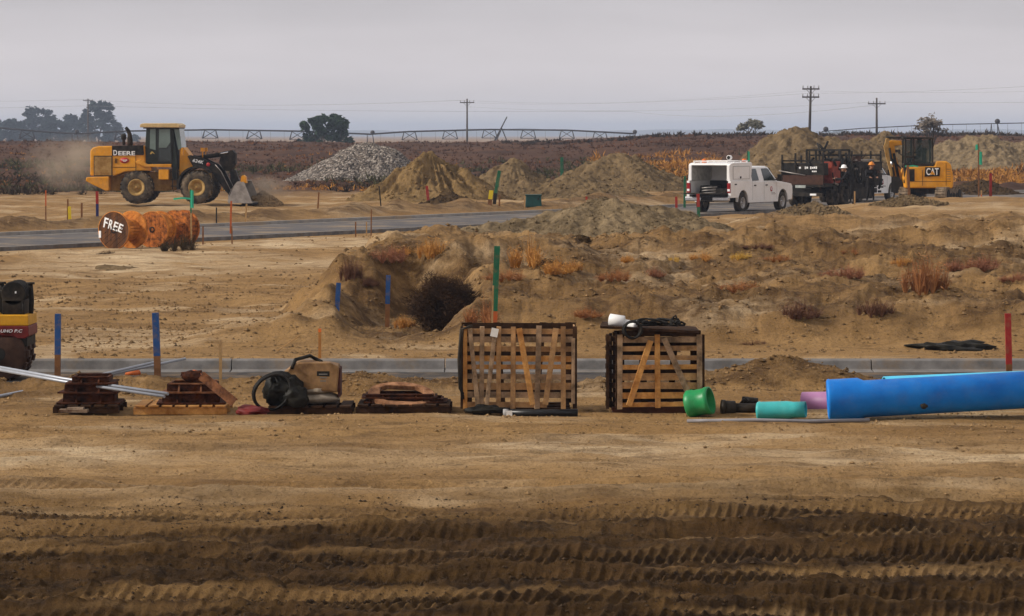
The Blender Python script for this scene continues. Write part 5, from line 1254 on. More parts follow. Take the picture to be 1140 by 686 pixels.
M_RUSTL = mat("rusty_iron_bright", (.11, .04, .017), .85, .0, var=.4, scale=9, rgb2=(.24, .10, .045), spec=.15, bump=.4, bscale=40)
M_BLUE = mat("stake_blue", (.015, .07, .22), .6, var=.2); M_GREEN = mat("stake_green", (.01, .13, .06), .6, var=.2); M_OR = mat("stake_orange", (.50, .10, .02), .6, var=.2)
M_REDS = mat("stake_red", (.33, .022, .018), .6, var=.2); M_TEAL = mat("ribbon_green", (.03, .42, .25), .5, var=.1); M_YELS = mat("stake_yellow", (.75, .55, .02), .6, var=.1); M_BRN = mat("stake_brown", (.20, .085, .03), .8, var=.3)
M_NVY = mat("stake_dark_blue", (.02, .025, .12), .6)
M_TAG = mat("white_tag", (.75, .73, .68), .7, var=.08)
# ------------------------------------------------------------------ survey stakes
GS = "survey stakes and grade laths on the site"
def stake(label, px, Y, ytop, wpx, bands, pxt=None, ybase=None, wood=None, ribbon=None, flat=True, name="survey_stake"):
    x = X(px, Y); zb = (ZY(ybase, Y) if ybase else gz(x, Y)); zt = ZY(ytop, Y); h = zt-zb; xt = X(pxt if pxt is not None else px, Y)-x; w_ = wpx*Y/F; th = w_*(.45 if flat else 1)
    bands = bands or [(0, 1, None)]
    root = None
    for (a, b_, m_) in bands:
        q = MB(); p0 = Vector((xt*a, 0, h*a-(.25 if a == 0 else 0))); p1 = Vector((xt*b_, 0, h*b_)); e_ = .0 if m_ is None else .0015
        q.bar(p0, p1, w_+e_, th+e_, up=(0, 1, 0))
        if root is None:
            root = q.build(name, m_ or wood or M_LATH, loc=(x, Y, zb)); tag(root, label, "stake", GS)
        else: q.build("painted_tip", m_, root)
    if ribbon:
        rb = MB()
        for kk, (dx, dz, ln, col) in enumerate(ribbon):
            rb.add([(xt*.9, -.01, h*dz), (xt*.9+dx*.5, -.02, h*dz+.02), (xt*.9+dx, -.01, h*dz-.01), (xt*.9+dx, -.012, h*dz-ln-.01), (xt*.9+dx*.5, -.022, h*dz-ln+.02), (xt*.9, -.012, h*dz-ln)], [(0, 1, 4, 5), (1, 2, 3, 4)])
        rb.build("ribbon", M_TEAL, root)
    return root
BT = lambda f, m_: [(0, f, None), (f, 1, m_)]
stake("blue topped stake nearest the roller, in front of the road", 64, 45.6, 349.5, 6.2, BT(.47, M_BLUE), 64.5, wood=M_BRN, flat=False)
stake("blue topped stake behind the second rusty stack, leaning slightly left at the top", 176.5, 45.3, 348.5, 7, BT(.46, M_BLUE), 173, wood=M_BRN, flat=False)
stake("plain thin wooden lath in front of the road, right of the second blue stake", 245.5, 45.0, 380, 3.2, None)
stake("orange brown lath on the kerb edge above the brown box", 356, 49.0, 366, 3.2, BT(.9, M_ORANGE), wood=mat("lath_orange", (.42, .18, .045), .8, var=.2))
stake("left blue stake at the mouth of the hollow in the bank", 374.5, 55.6, 315, 5.2, BT(.14, M_BLUE), 377, wood=M_BRN, ybase=356)
stake("right blue stake at the back of the hollow, beside the tan tuft", 431, 57.6, 306.5, 5, BT(.34, M_BLUE), 432.3, wood=M_BRN, ybase=355)
stake("tall green and orange stake rising behind the left crate", 548.5, 49.6, 274, 6.4, [(0, .42, M_OR), (.42, .62, M_GREEN), (.62, 1, M_GREEN)], 553.5)
stake("thin pale lath leaning beside the tall green and orange stake", 546.3, 49.5, 318, 2, None, 549)
stake("solid red stake near the right edge, in front of the kerb", 1124, 45.4, 349, 6.6, [(0, .35, M_BRN), (.35, 1, M_REDS)], 1122)
stake("thin short lath on the slope right of the right crate", 857, 53.5, 366, 2.2, None, 861)
lt = MB().bar((X(309, 50.5), 0, 0), (X(334, 50.5), -.1, .23), .035, .012).build("fallen_lath", M_LATH, loc=(0, 50.5, gz(X(309, 50.5), 50.5)+.02)); tag(lt, "fallen pale lath propped at an angle on the dirt behind the kerb", "lath", GS)
for lb, px, Y, yt, wp, bd, pt, wd_, rb in (
  ("thin orange lath on the dirt left of the short yellow stake", 51, 128, 212, 1.4, [(0, .5, M_BRN), (.5, 1, M_OR)], 51, None, None),
  ("orange brown lath close beside the short yellow stake", 75.5, 122, 222, 1.8, [(0, 1, M_BRN)], 75.5, None, None),
  ("short bright yellow stake left of the wire reels", 77.8, 121, 230, 3.4, [(0, .01, None), (.01, 1, M_YELS)], 77.2, None, None),
  ("brown lath between the yellow stake and the red and blue one", 91, 122, 226, 2.0, [(0, 1, M_BRN)], 91, None, None),
  ("red topped dark blue stake just above the reel marked FREE", 108.5, 122, 213, 3.0, [(0, .55, M_NVY), (.55, 1, M_REDS)], 108, None, None),
  ("tall lath with bright green ribbon in front of the rightmost wire reel", 213.5, 96, 211, 1.8, [(0, .6, None), (.6, 1, M_GREEN)], 212, None, ((-.48, .86, .05, 0), (.09, .98, .5, 0))),
  ("short orange lath at the right end of the reels", 226, 103, 252, 1.6, [(0, 1, M_BRN)], 226, None, None),
  ("dark thin lath in front of the loader's front wheel", 241, 124, 231, 1.4, [(0, 1, M_DKST)], 241, None, None),
  ("tall orange stake below the loader bucket", 256.5, 112, 224, 2.0, [(0, .5, M_OR), (.5, 1, M_OR)], 257.5, None, None),
  ("thin orange lath on the near road edge below the tall orange stake", 258.6, 103, 252, 1.4, [(0, 1, M_BRN)], 258, None, None),
  ("orange wooden lath slightly tilted right of the tall orange stake", 272.5, 124, 227, 1.8, [(0, 1, M_LATH)], 274.5, None, None),
  ("thin lath at the left foot of the ridged sand heap", 353, 140, 214, 1.6, [(0, 1, M_BRN)], 355, None, None),
  ("short brown lath by the near road edge left of the lath pair", 396, 108, 247, 1.4, [(0, 1, M_BRN)], 396, None, None),
  ("first thin lath of the pair on the near road edge", 408, 109, 247, 1.3, [(0, 1, M_LATH)], 408, None, None),
  ("taller second thin lath of the pair on the near road edge", 413, 109, 233, 1.3, [(0, 1, M_BRN)], 413.5, None, None),
  ("thin dark lath on the front slope of the sharp sand heap", 425, 152, 207, 1.3, [(0, 1, M_DKST)], 422, None, None),
  ("leaning solid red stake in front of the sharp sand heap", 478.5, 152, 207, 3.0, [(0, 1, M_REDS)], 475, None, None),
  ("dark green leaning stake in front of the rounded sand heap", 549, 150, 190, 3.8, [(0, .4, M_DKST), (.4, 1, M_GREEN)], 556, None, None),
  ("short yellow paddle stake with dark centre in front of the rounded heap", 545, 143, 212, 4.6, [(0, .35, M_BRN), (.35, 1, M_YELS)], 547, None, None),
  ("orange lath right of the yellow paddle stake", 556, 144, 217, 1.8, [(0, 1, M_BRN)], 556, None, None),
  ("thin orange lath just left of the teal box", 584, 144, 218, 1.3, [(0, 1, M_LATH)], 584, None, None),
  ("short orange stake with white cap on the flat ground above the rust weeds", 472.5, 92, 256, 3.0, [(0, .8, M_OR), (.8, 1, M_TAG)], 471.5, None, None),
  ("short white capped lath left of the orange and white stake", 443.5, 92, 261, 2.4, [(0, .6, M_BRN), (.6, 1, M_TAG)], 443, None, None),
  ("small green stake far off on the brown scrub", 625.5, 210, 175, 3.4, [(0, .3, M_BRN), (.3, 1, M_GREEN)], 625.5, None, None),
  ("short red stake on top of the silt mound's far side", 653.5, 96, 219, 2.2, [(0, 1, M_REDS)], 653, None, None),
  ("red stake left of the pickup's rear wheel", 753.5, 136, 219, 2.6, [(0, 1, M_REDS)], 752.8, None, None),
  ("red topped teal stake in front of the pickup's open bed", 778, 137, 216, 3.4, [(0, .45, M_GREEN), (.45, 1, M_REDS)], 777, None, None),
  ("dark green stake behind the pickup's left rear corner", 762, 152, 196, 2.6, [(0, 1, M_GREEN)], 762.5, None, None),
  ("green ribboned lath behind the pickup roof", 832, 172, 168, 1.6, [(0, .6, M_BRN), (.6, 1, M_GREEN)], 832.5, None, ((.1, .98, .5, 0),)),
  ("short lath at the feet of the worker in the white hat", 951.5, 149, 213, 1.6, [(0, 1, M_LATH)], 951.5, None, None),
  ("wide wooden stake with flat green ribbon in front of the excavator body", 1013, 142, 184, 2.8, [(0, 1, M_BRN)], 1010.5, None, ((.42, .99, .06, 0), (-.12, .99, .06, 0))),
  ("tall thin lath with green ribbon right of the excavator", 1089.5, 158, 160, 1.5, [(0, 1, M_BRN)], 1089.5, None, ((-.15, .98, .25, 0), (.16, .86, .6, 0))),
  ("short orange footed lath near the tall green ribboned lath", 1092.5, 150, 212, 1.4, [(0, .3, M_OR), (.3, 1, M_LATH)], 1092.5, None, None),
  ("bright red stake right of the excavator", 1102.5, 152, 193, 3.0, [(0, 1, M_REDS)], 1103, None, None)):
    stake(lb, px, Y, yt, wp, bd, pt, wood=wd_, ribbon=rb)
Y = 147; x = X(594, Y); z = gz(x, Y)
b_ = MB(); b_.box((0, 0, .2), (.70, .5, .5), taper=.93); b_.box((0, 0, .46), (.72, .52, .05))
tb = b_.build("utility_box", mat("teal_box", (.006, .055, .05), .6, var=.2), loc=(x, Y, z), bevel=.02); tag(tb, "teal green utility box half hidden behind the silt mound", "utility box")
MB().box((.2, -.245, .30), (.06, .03, .08)).build("latch", M_DKST, tb)
# small orange mushroom markers by the kerb
for lb, px, py in (("orange dome marker on the road beside the blue topped stake", 148, 405.5), ("orange dome marker on the road right of the second blue stake", 216, 410)):
    Y = 47.4 if px < 200 else 46.9; o = MB().lathe([(0, .10), (.05, .09), (.10, .05), (.115, 0), (0, 0)], n=14, axis='z').build("road_marker", mat("marker_orange", (.55, .13, .03), .7), loc=(X(px, Y), Y, -.03)); tag(o, lb, "marker", "orange markers on the near road")

# ------------------------------------------------------------------ wooden wire reels
M_REEL = mat("reel_planks", (.045, .017, .006), .85, var=.4, rgb2=(.15, .055, .015), scale=7, stretch=(1, 1, .12)); M_REELO = mat("reel_orange_wood", (.46, .14, .014), .8, var=.3, rgb2=(.70, .26, .04), scale=5, stretch=(1, 1, 1)); M_REELR = mat("reel_red_wood", (.14, .038, .008), .85, var=.4, rgb2=(.56, .17, .026), scale=9)
def reel(label, px, Y, yaw, wd, Rr, m_face, m_in, words=None, roll=0., drum=None, lag=False):
    """axis local y; the face at -y looks at the viewer's left"""
    x = X(px, Y); r = empty("wire_reel", (x, Y, gz(x, Y)+Rr*.97), yaw, label, "wire reel", "wooden wire reels by the far road")
    def flange(y0, m1, m2, nm):
        f = MB(); n = 8; w_ = 2*Rr/n
        cs, sn = math.cos(roll), math.sin(roll)
        for i in range(n):
            a, b_ = -Rr+i*w_+.004, -Rr+(i+1)*w_-.004; pts = []
            h0 = lambda q: math.sqrt(max(0, Rr*Rr-q*q))
            top = [(a+(b_-a)*j/6, h0(a+(b_-a)*j/6)) for j in range(7)]; pts = [(p[0], -p[1]) for p in top]+[(p[0], p[1]) for p in top[::-1]]
            pts = [(p[0]*cs-p[1]*sn, p[0]*sn+p[1]*cs) for p in pts]; f.prism(pts, y0, y0+.03)
        o = f.build(nm, m1, r)
        g = MB(); 
        for i in range(n):
            a, b_ = -Rr+i*w_+.004, -Rr+(i+1)*w_-.004; h0 = lambda q: math.sqrt(max(0, Rr*Rr-q*q))*.995
            top = [(a+(b_-a)*j/6, h0(a+(b_-a)*j/6)) for j in range(7)]; pts = [(p[0], -p[1]) for p in top]+[(p[0], p[1]) for p in top[::-1]]
            pts = [(p[0]*sn+p[1]*cs, -p[0]*cs+p[1]*sn) for p in pts]; g.prism(pts, y0+.032, y0+.06)
        g.build("inner_planks", m2, o)
        rm = MB(); rm.lathe([(Rr-.005, -.002), (Rr+.012, -.002), (Rr+.012, .064), (Rr-.005, .064)], (0, y0, 0), 'y', 40); rm.build("rim_band", m2, o)
        return o
    f0 = flange(-wd/2, m_face, m_in, "flange"); flange(wd/2-.06, m_in, m_in, "flange")
    d = MB(); dr = drum or Rr*.55
    for i in range(20): a = 2*math.pi*i/20; d.bar((dr*math.cos(a), -wd/2+.06, dr*math.sin(a)), (dr*math.cos(a), wd/2-.06, dr*math.sin(a)), 2*math.pi*dr/20-.012, .03, up=(math.cos(a), 0, math.sin(a)))
    d.build("drum", m_in, r)
    MB().lathe([(.05, -.006), (.09, -.006), (.09, .0), (.05, .0)], (0, -wd/2-.002, 0), 'y', 20).build("hub_plate", M_DKST, f0)
    bt = MB()
    for i in range(6): a = i*1.047+.2; bt.tube((.30*math.cos(a), -wd/2-.015, .30*math.sin(a)), (.30*math.cos(a), -wd/2, .30*math.sin(a)), .016, n=6)
    bt.build("bolt", M_DKST, f0)
    if words:
        for i, ch in enumerate(words):
            text("lettering", ch, M_WHT, f0, .29-.015*i, (-.27+.175*i, -wd/2-.004, .22-.05*i), (R(90), R(12+3*i), 0), .15, .02)
    return r
re1 = reel("wooden wire reel with FREE painted in white on its dark planked face", 137, 99.6, R(-30), .92, .545, M_REEL, M_REELO, "FREE", roll=R(-52))
MB().box((-.49, -.466, -.12), (.08, .006, .2)).build("white_patch", M_WHT, [c for c in re1.children if c.name.startswith("flange")][0])
reel("middle wooden wire reel with reddish striped face", 174, 100.9, R(-24), .5, .53, M_REELR, M_REELO, roll=R(4), drum=.46)
reel("rightmost wooden wire reel, darkest, behind the weed", 200, 101.6, R(-30), .55, .53, M_REELR, M_REELR, roll=R(70), drum=.46)

# ------------------------------------------------------------------ pallets with castings
Y0 = 40.5; S0 = F/Y0
def pallet(label, px0, px1, Y, m_, h=.115, dep=.9, name="wooden_pallet", rot=0.):
    x0, x1 = X(px0, Y), X(px1, Y); cx = (x0+x1)/2; wd = x1-x0; r = empty(name, (cx, Y, gz(cx, Y)-.005), rot, label, "pallet", "flat pallets in the foreground row")
    b_ = MB()
    for yy in (-dep/2+.05, 0, dep/2-.05): b_.box((0, yy, h*.45), (wd, .045, h*.62))
    b_.build("stringer", m_, r)
    d = MB(); n = int(wd/.15)
    for i in range(n): d.box((-wd/2+(i+.5)*wd/n, 0, h*.88), (wd/n*.78, dep, .02))
    d.build("deck_boards", m_, r)
    return r, h*.97
def casting(label, cx, Y, z, wd, dep, h, m_, fl=.08, rot=0., tilt=0.):
    """square iron frame: thin wide flange under a tapering body"""
    b_ = MB(); w2, d2 = wd/2-fl, dep/2-fl; t = .03
    for (xa, ya, xb, yb) in ((-w2, -d2, w2, -d2), (w2, -d2, w2, d2), (w2, d2, -w2, d2), (-w2, d2, -w2, -d2)): b_.bar((xa, ya, h/2+.008), (xb, yb, h/2+.008), t, h-.02)
    fo = MB(); o_ = wd/2; p_ = dep/2
    for (cx_, cy_, sx, sy) in ((0, -p_+fl*.75, wd, fl*1.5), (0, p_-fl*.75, wd, fl*1.5), (-o_+fl*.75, 0, fl*1.5, dep-3*fl), (o_-fl*.75, 0, fl*1.5, dep-3*fl)): fo.box((cx_, cy_, .009), (sx, sy, .018)); 
    fo.box((0, -d2-.01, h), (wd-fl*2.2, .06, .014)); fo.box((0, d2+.01, h), (wd-fl*2.2, .06, .014))
    for xx in (-w2*.5, w2*.5): fo.prism([(-d2-.02, h*.85), (-d2-.02, .015), (-p_+.01, .018)], xx-.01, xx+.01, 'x')
    o = fo.build("manhole_casting", m_, loc=(cx, Y, z), rotz=rot); o.rotation_euler.y = tilt; tag(o, label, "casting", "rusty cast iron frames on pallets"); b_.build("rib_body", M_RUSTY, o)
    return o
_, hp = pallet("dark broken pallet under the leftmost rusty stack", 64, 137, Y0, M_WOODD)
zb = gz(X(100, Y0), Y0)+hp; z1 = zb
for i, (pw, hh, lb, dx, rt) in enumerate(((70, .115, "lowest rusty frame of the leftmost stack", 101, .03), (66, .10, "second rusty frame of the leftmost stack", 102, -.04), (54, .085, "topmost rusty frame of the leftmost stack", 103, .02))):
    casting(lb, X(dx, Y0), Y0, z1, pw/S0, .66, hh, M_RUSTY, .085, rt); z1 += hh+.008
MB_o = MB().box((0, 0, .02), (.33, .2, .035)).box((.02, .02, .045), (.2, .15, .02)); o = MB_o.jitter(.006).build("broken_slab", mat("white_rust_slab", (.14, .06, .025), .8, var=.4, rgb2=(.36, .27, .19), scale=8), loc=(X(82, 39.95), 39.95, gz(X(82, 39.95), 39.95)+.05)); tag(o, "pale broken slab lying at the front of the leftmost pallet", "slab")
_, hp = pallet("wide wooden pallet with pale end, under the second rusty stack", 153, 256, Y0, M_WOOD2, .13)
zb = gz(X(205, Y0), Y0)+hp; z1 = zb
for i, (pw, hh, lb, dx, rt) in enumerate(((76, .12, "lower rusty frame of the second stack, under a bent angle iron", 214, .05), (64, .11, "upper rusty frame of the second stack, holding the rusty lump", 215, -.03))):
    casting(lb, X(dx, Y0), Y0, z1, pw/S0, .7, hh, M_RUSTL if i else M_RUSTY, .08, rt); z1 += hh+.008
lp = MB(); lp.ball((0, 0, .065), .095, 10, 7, (1.25, 1, .72)); lp.bar((-.12, 0, .10), (.12, .02, .12), .09, .04); o = lp.jitter(.012, 3).build("rusty_clamp", M_RUSTY, loc=(X(214, Y0), Y0-.1, z1)); tag(o, "rusty lump shaped clamp on top of the second rusty stack", "clamp")
an = MB(); a = Vector((X(224, 40.0), 0, ZY(418, 40.0))); b_ = Vector((X(262, 40.0), -.15, ZY(447, 40.0))); an.bar(a, b_, .11, .014, up=(0, 1, 0)); an.bar(a+Vector((.02, .05, .03)), b_+Vector((.02, .05, .03)), .012, .09, up=(0, 1, 0))
o = an.build("angle_iron", M_RUSTL, loc=(0, 40.0, 0)); tag(o, "leaning bent angle iron sloping down the right side of the second stack", "angle iron")
M_RING = mat('ring_iron', (.19, .08, .036), .85, var=.3, scale=9, rgb2=(.40, .20, .10), bump=.3, bscale=40, spec=.15)
# third pallet: hose coil, bag, box, sacks, red tarp
_, hp = pallet("low dark pallet carrying the black hose, brown box and pale sacks", 300, 394, Y0, M_WOODD, .12)
zb = gz(X(340, Y0), Y0)+hp
def lump(name, label, cat, c, rad, sq, m_, seed, par=None, amp=.25, group=None):
    b_ = MB(); b_.ball((0, 0, 0), 1, 26, 18); out_ = []
    P_ = np.array(b_.v); n_ = vn(P_[:, 0]*1.7+seed, P_[:, 1]*1.7+P_[:, 2]*1.3, seed)+.5*vn(P_[:, 0]*4+seed, P_[:, 2]*4+P_[:, 1]*2, seed+1)
    b_.v = [(p[0]*rad*sq[0]*(1+amp*k), p[1]*rad*sq[1]*(1+amp*k), max(-.75, p[2])*rad*sq[2]*(1+amp*k)) for p, k in zip(b_.v, n_)]
    o = b_.build(name, m_, par, loc=c)
    if label: tag(o, label, cat, group)
    return o
M_TARP = mat("black_tarp", (.007, .007, .006), .5, var=.4, rgb2=(.024, .021, .015), spec=.10, scale=5, bump=.4, bscale=12)
Yh = 40.2
ring = MB(); cx, cz = X(304, Yh), ZY(436, Yh); rx_, rz_ = 20*Yh/F, 19*Yh/F
for i in range(3):
    ring.path([(cx+(rx_+.01*i)*math.cos(t*.2094), -.02+.05*i+.05*math.sin(t*.4), cz+(rz_+.006*i)*math.sin(t*.2094)+.04*math.cos(t*.2094)) for t in range(30)], .017, 8, closed=True)
o = ring.build("hose_coil", M_BLK, loc=(0, Yh-.12, 0)); tag(o, "standing coil of black hose at the left end of the goods pallet", "hose coil")
lump("tarp_bundle", "crumpled black tarp bundle beside the hose coil", "tarp", (X(316, Yh), Yh+.05, zb+.15), .25, (1.02, .8, .92), M_TARP, 5, amp=.35)
lump("black_bag", "small black bag leaning between tarp bundle and brown box", "bag", (X(330, Yh), Yh-.12, zb+.09), .15, (1.0, .8, .9), M_TARP, 8, amp=.3)
rt = lump("red_tarp", "crumpled red tarp lying in front of the hose coil", "tarp", (X(281, 39.9), 39.9, gz(X(281, 39.9), 39.9)+.05), .2, (1.1, 1.0, .34), mat("red_tarp_cloth", (.26, .02, .016), .6, var=.3, rgb2=(.10, .012, .01), scale=6, bump=.4, bscale=14), 12, amp=.35)
M_BOX = mat("wet_cardboard", (.19, .095, .035), .8, var=.3, rgb2=(.33, .19, .08), scale=4)
bx = MB(); w_ = 60/S0; h_ = 28/S0; pts = [(-w_/2+.03, 0), (w_/2, -.04), (w_/2+.02, h_-.03), (w_/2-.1, h_+.01), (-w_/2+.16, h_+.02), (-w_/2-.03, h_-.12)]; bx.prism(pts, -.24, .24)
bx.jitter(.014, 6); box = bx.build("cardboard_box", M_BOX, loc=(X(347, Y0), Y0, ZY(432, Y0)), bevel=.02); tag(box, "damp brown cardboard box with black printed label on the pale sacks", "box")
MB().box((.15, -.243, .14), (.15, .006, .15)).build("printed_label", M_BLK, box)
lt_ = MB()
for i in range(3): lt_.box((.15, -.247, .18-.04*i), (.10-.015*i, .004, .014))
lt_.build("label_print", mat("print_grey", (.16, .15, .13), .8), box)
fl = MB(); fl.prism([(-w_/2+.02, h_-.14), (-w_/2-.10, h_-.28), (-w_/2-.07, h_-.30), (-w_/2+.10, h_-.02), (-w_/2+.12, h_+.02)], -.25, .2); fl.build("box_flap", mat("flap_pale", (.38, .29, .19), .8, var=.2), box)
st = MB(); st.path([(-w_/2+.1, -.26, h_-.05), (-w_/2+.14, -.2, h_+.05), (-w_/2+.3, .0, h_+.085), (.02, .1, h_+.05), (.12, -.1, h_+.02)], .022, 8); st.build("black_strap", M_BLK, box)
re_ = MB(); re_.box((w_/2+.015, 0, .08), (.03, .4, .34)); re_.build("box_end", mat("dark_red_end", (.07, .02, .014), .8, var=.3), box)
M_SACK = mat("pale_sack", (.30, .24, .17), .9, var=.2, rgb2=(.40, .33, .25), scale=6, bump=.3, bscale=15)
lump("cement_sack", "lower pale dusty sack under the brown box", "sack", (X(356, Y0), Y0-.05, zb+.06), .26, (.92, 1.0, .30), M_SACK, 21, amp=.12, group="pale sacks on the goods pallet")
lump("cement_sack", "upper pale dusty sack squeezed beneath the brown box", "sack", (X(352, Y0), Y0-.02, zb+.16), .24, (.95, 1.0, .30), M_SACK, 27, amp=.14, group="pale sacks on the goods pallet")
# fourth pallet: ring frames
_, hp = pallet("dark low pallet under the oval iron ring", 398, 503, Y0, M_WOODD, .12)
zb = gz(X(450, Y0), Y0)+hp
for i, (pw, lb, dx) in enumerate(((92, "flat dark iron plate frame directly on the ring's pallet", 452), (84, "second flat dark iron frame under the oval iron ring", 445))):
    casting(lb, X(dx, Y0), Y0+.05, zb+.052*i, pw/S0, .6, .045, M_RUSTY, .06, .02*i)
def oval_ring():
    b_ = MB(); n = 44; a_, d_ = 37.5/S0, .36; inn = []; out_ = []
    for i in range(n):
        t = 2*math.pi*i/n; c_, s_ = math.cos(t), math.sin(t); out_.append((a_*c_, d_*s_))
        q = 1/max(abs(c_)/.70, abs(s_)/.66, 1e-6); q = min(q, .80); inn.append((a_*q*c_*.92, d_*q*s_))
    vs = [(p[0], p[1], 0) for p in out_]+[(p[0], p[1], 0) for p in inn]+[(p[0], p[1], .06) for p in out_]+[(p[0], p[1], .06) for p in inn]; fs = []
    for i in range(n):
        j = (i+1) % n; fs += [(i, j, n+j, n+i), (2*n+i, 3*n+i, 3*n+j, 2*n+j), (i, 2*n+i, 2*n+j, j), (n+i, n+j, 3*n+j, 3*n+i)]
    b_.add(vs, fs); o = b_.build("iron_ring", M_RING, loc=(X(447, Y0), Y0-.02, ZY(440, Y0)-.03), bevel=.012); o.rotation_euler = (R(18), R(3), R(3))
    tag(o, "bright rusty oval iron ring with angular opening, tilted on its pallet", "iron ring")
    MB().box((.3, .0, -.05), (.10, .3, .05)).build("lug", M_RUSTY, o)
oval_ring()

# ------------------------------------------------------------------ crates
def crate(label, px0, px1, ptop, pbot, Y, dep, front, rows, seed, name="wooden_crate"):
    x0, x1 = X(px0, Y), X(px1, Y); cx = (x0+x1)/2; wd = x1-x0; zb = ZY(pbot, Y); h = ZY(ptop, Y)-zb; rg = random.Random(seed)
    r = empty(name, (cx, Y+dep/2, zb), 0, label, "crate", "slatted wooden crates in the foreground row")
    def panel(yy, out_, nm, full=True, m1=M_WOOD, m2=M_WOOD2):
        s = MB(); s.cur = 0
        for i in range(rows):
            z = h*(i+.5)/rows; q = rg.random()
            s.cur = 0 if q < .45 else (1 if q < .65 else (2 if q < .78 else 3))
            x_a, x_b = -wd/2, wd/2
            if nm == "back_slats" and rg.random() < .35: continue
            if rg.random() < .12: x_b -= wd*rg.uniform(.15, .4)
            s.bar((x_a, yy, z+rg.uniform(-.01, .01)), (x_b, yy, z+rg.uniform(-.01, .01)), .016, h/rows*rg.uniform(.48, .78))
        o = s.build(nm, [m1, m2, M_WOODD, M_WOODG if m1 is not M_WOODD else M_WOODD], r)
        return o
    panel(-dep/2, -1, "front_slats"); panel(dep/2, 1, "back_slats", m1=M_WOODD, m2=M_WOODD)  # back slats darker: the crate's interior shade put into their colour
    for sx in (-1, 1):
        s = MB()
        for i in range(rows): s.bar((sx*wd/2, -dep/2+.02, h*(i+.5)/rows), (sx*wd/2, dep/2-.02, h*(i+.5)/rows), .016, h/rows*.62)
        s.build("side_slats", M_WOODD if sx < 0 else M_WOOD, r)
    def batten(xa, za, xb, zb_, w_, yy, m_):
        t = MB(); t.bar((xa, yy, za), (xb, yy, zb_), w_, .022, up=(0, 1, 0)); t.jitter(.003, seed+int(xa*50)); t.build("batten" if abs(xa-xb) < .05 else "diagonal_brace", m_, r)
    for k, (pa, za, pb, zb_, wp) in enumerate(front):
        batten(X(pa, Y)-cx, za*h, X(pb, Y)-cx, zb_*h, wp*Y/F, -dep/2-.022-(.024 if abs(pa-pb) > 6 else 0), rg.choice((M_WOOD2, M_WOOD, M_WOODG, M_WOOD)))
    for k, (pa, pb) in enumerate(((px0+6, px0+6), (px0+(px1-px0)*.35, px0+(px1-px0)*.3), (px0+(px1-px0)*.66, px0+(px1-px0)*.72), (px1-6, px1-6))):
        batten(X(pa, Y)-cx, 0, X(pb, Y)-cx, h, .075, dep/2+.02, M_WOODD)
    for yy in (-dep/2, dep/2):
        for xx in (-wd/2, wd/2): MB().bar((xx, yy, 0), (xx, yy, h), .05, .05).build("corner_post", M_WOODD, r)
    return r, cx, zb, h, wd
sk = MB(); xa, xb = X(513, 40.1), X(640, 40.1)
for yy in (-.1, .3, .7): sk.box(((xa+xb)/2, yy, .05), (xb-xa-.1, .09, .10))
o = sk.build("crate_skid", M_WOODD, loc=(0, 40.3, ZY(457, 40.3)-.06)); tag(o, "dark low skid under the left crate", "skid")
c1, c1x, c1z, c1h, c1w = crate("wider slatted crate with a dozen tilted battens, left of the other crate", 515, 640, 363.5, 455, 40.1, .85,
   [(518, 0, 518, 1, 4.5), (532, .03, 523, .98, 5), (536, 0, 537, 1, 5), (542, .05, 551, .93, 5), (555, .02, 555.5, 1, 5), (571, 0, 571.5, 1, 5.5), (593, .05, 578, .98, 6), (598, 0, 600, 1.01, 6), (607, .05, 619, .98, 6), (627, 0, 627, 1.0, 5.5), (638, .06, 638, .86, 4)], 9, 4)
hg = MB()
for i in range(3): hg.path([(X(524+i, 40)-c1x, -.46, c1h+.01), (X(515-i, 40)-c1x, -.47, c1h*.97), (X(512.2-i*.8, 40)-c1x, -.47-.02*i, c1h*.6), (X(513-i*.6, 40)-c1x, -.47, c1h*.25), (X(515.5, 40)-c1x, -.46, c1h*(.12+.03*i))], .016, 7)
o = hg.build("hanging_hose", M_BLK, loc=(c1x, 40.52, c1z)); tag(o, "black rubber hose hanging over the left side of the wider crate", "hose")
o = MB().box((0, 0, 0), (.085, .006, .10), Matrix.Rotation(R(12), 3, 'Y')).build("paper_tag", M_TAG, c1, loc=(X(550.5, 40)-c1x, -.50, c1h*.93))
Yq = 39.75; pp = MB(); zq = ZY(460.3, Yq); pp.tube((X(565, Yq), 0, zq), (X(643, Yq), .05, zq), .047, n=20)
o = pp.build("black_pipe", mat("black_plastic_pipe", (.012, .012, .012), .35, var=.2), loc=(0, Yq, 0)); tag(o, "short black pipe with white capped end in front of the wider crate", "pipe")
MB().tube((X(560, Yq), 0, zq), (X(566, Yq), 0, zq), .052, n=20).build("end_cap", mat("grey_cap", (.33, .32, .31), .5, var=.3), o); MB().box((X(565, Yq)+.02, -.051, zq+.005), (.07, .012, .06)).build("white_label", M_TAG, o)
lump("black_rag", "black rag heaped at the lower left of the wider crate", "rag", (X(541, 39.8), 39.8, gz(X(541, 39.8), 39.8)+.05), .14, (1.5, .8, .38), M_TARP, 31, amp=.4)
sk = MB()
for yy in (-.02, .35, .72): sk.box((0, yy, .045), (1.05, .08, .09))
o = sk.build("crate_skid", mat("red_brown_skid", (.09, .03, .016), .85, var=.4), loc=(X(731, 40.2), 40.2, gz(X(731, 40.2), 40.2)-.01)); tag(o, "reddish brown skid under the narrower crate", "skid")
c2, c2x, c2z, c2h, c2w = crate("narrower slatted crate with two braces meeting at the top, right of the other crate", 688, 782, 372.5, 455.5, 40.05, .8,
   [(690, 0, 690, 1, 6), (732.5, .02, 731.5, 1, 6), (779, 0, 778.5, 1, 6), (700, .05, 724, .92, 6.5), (768, .16, 739, .95, 6.5)], 8, 9)
sd = MB()
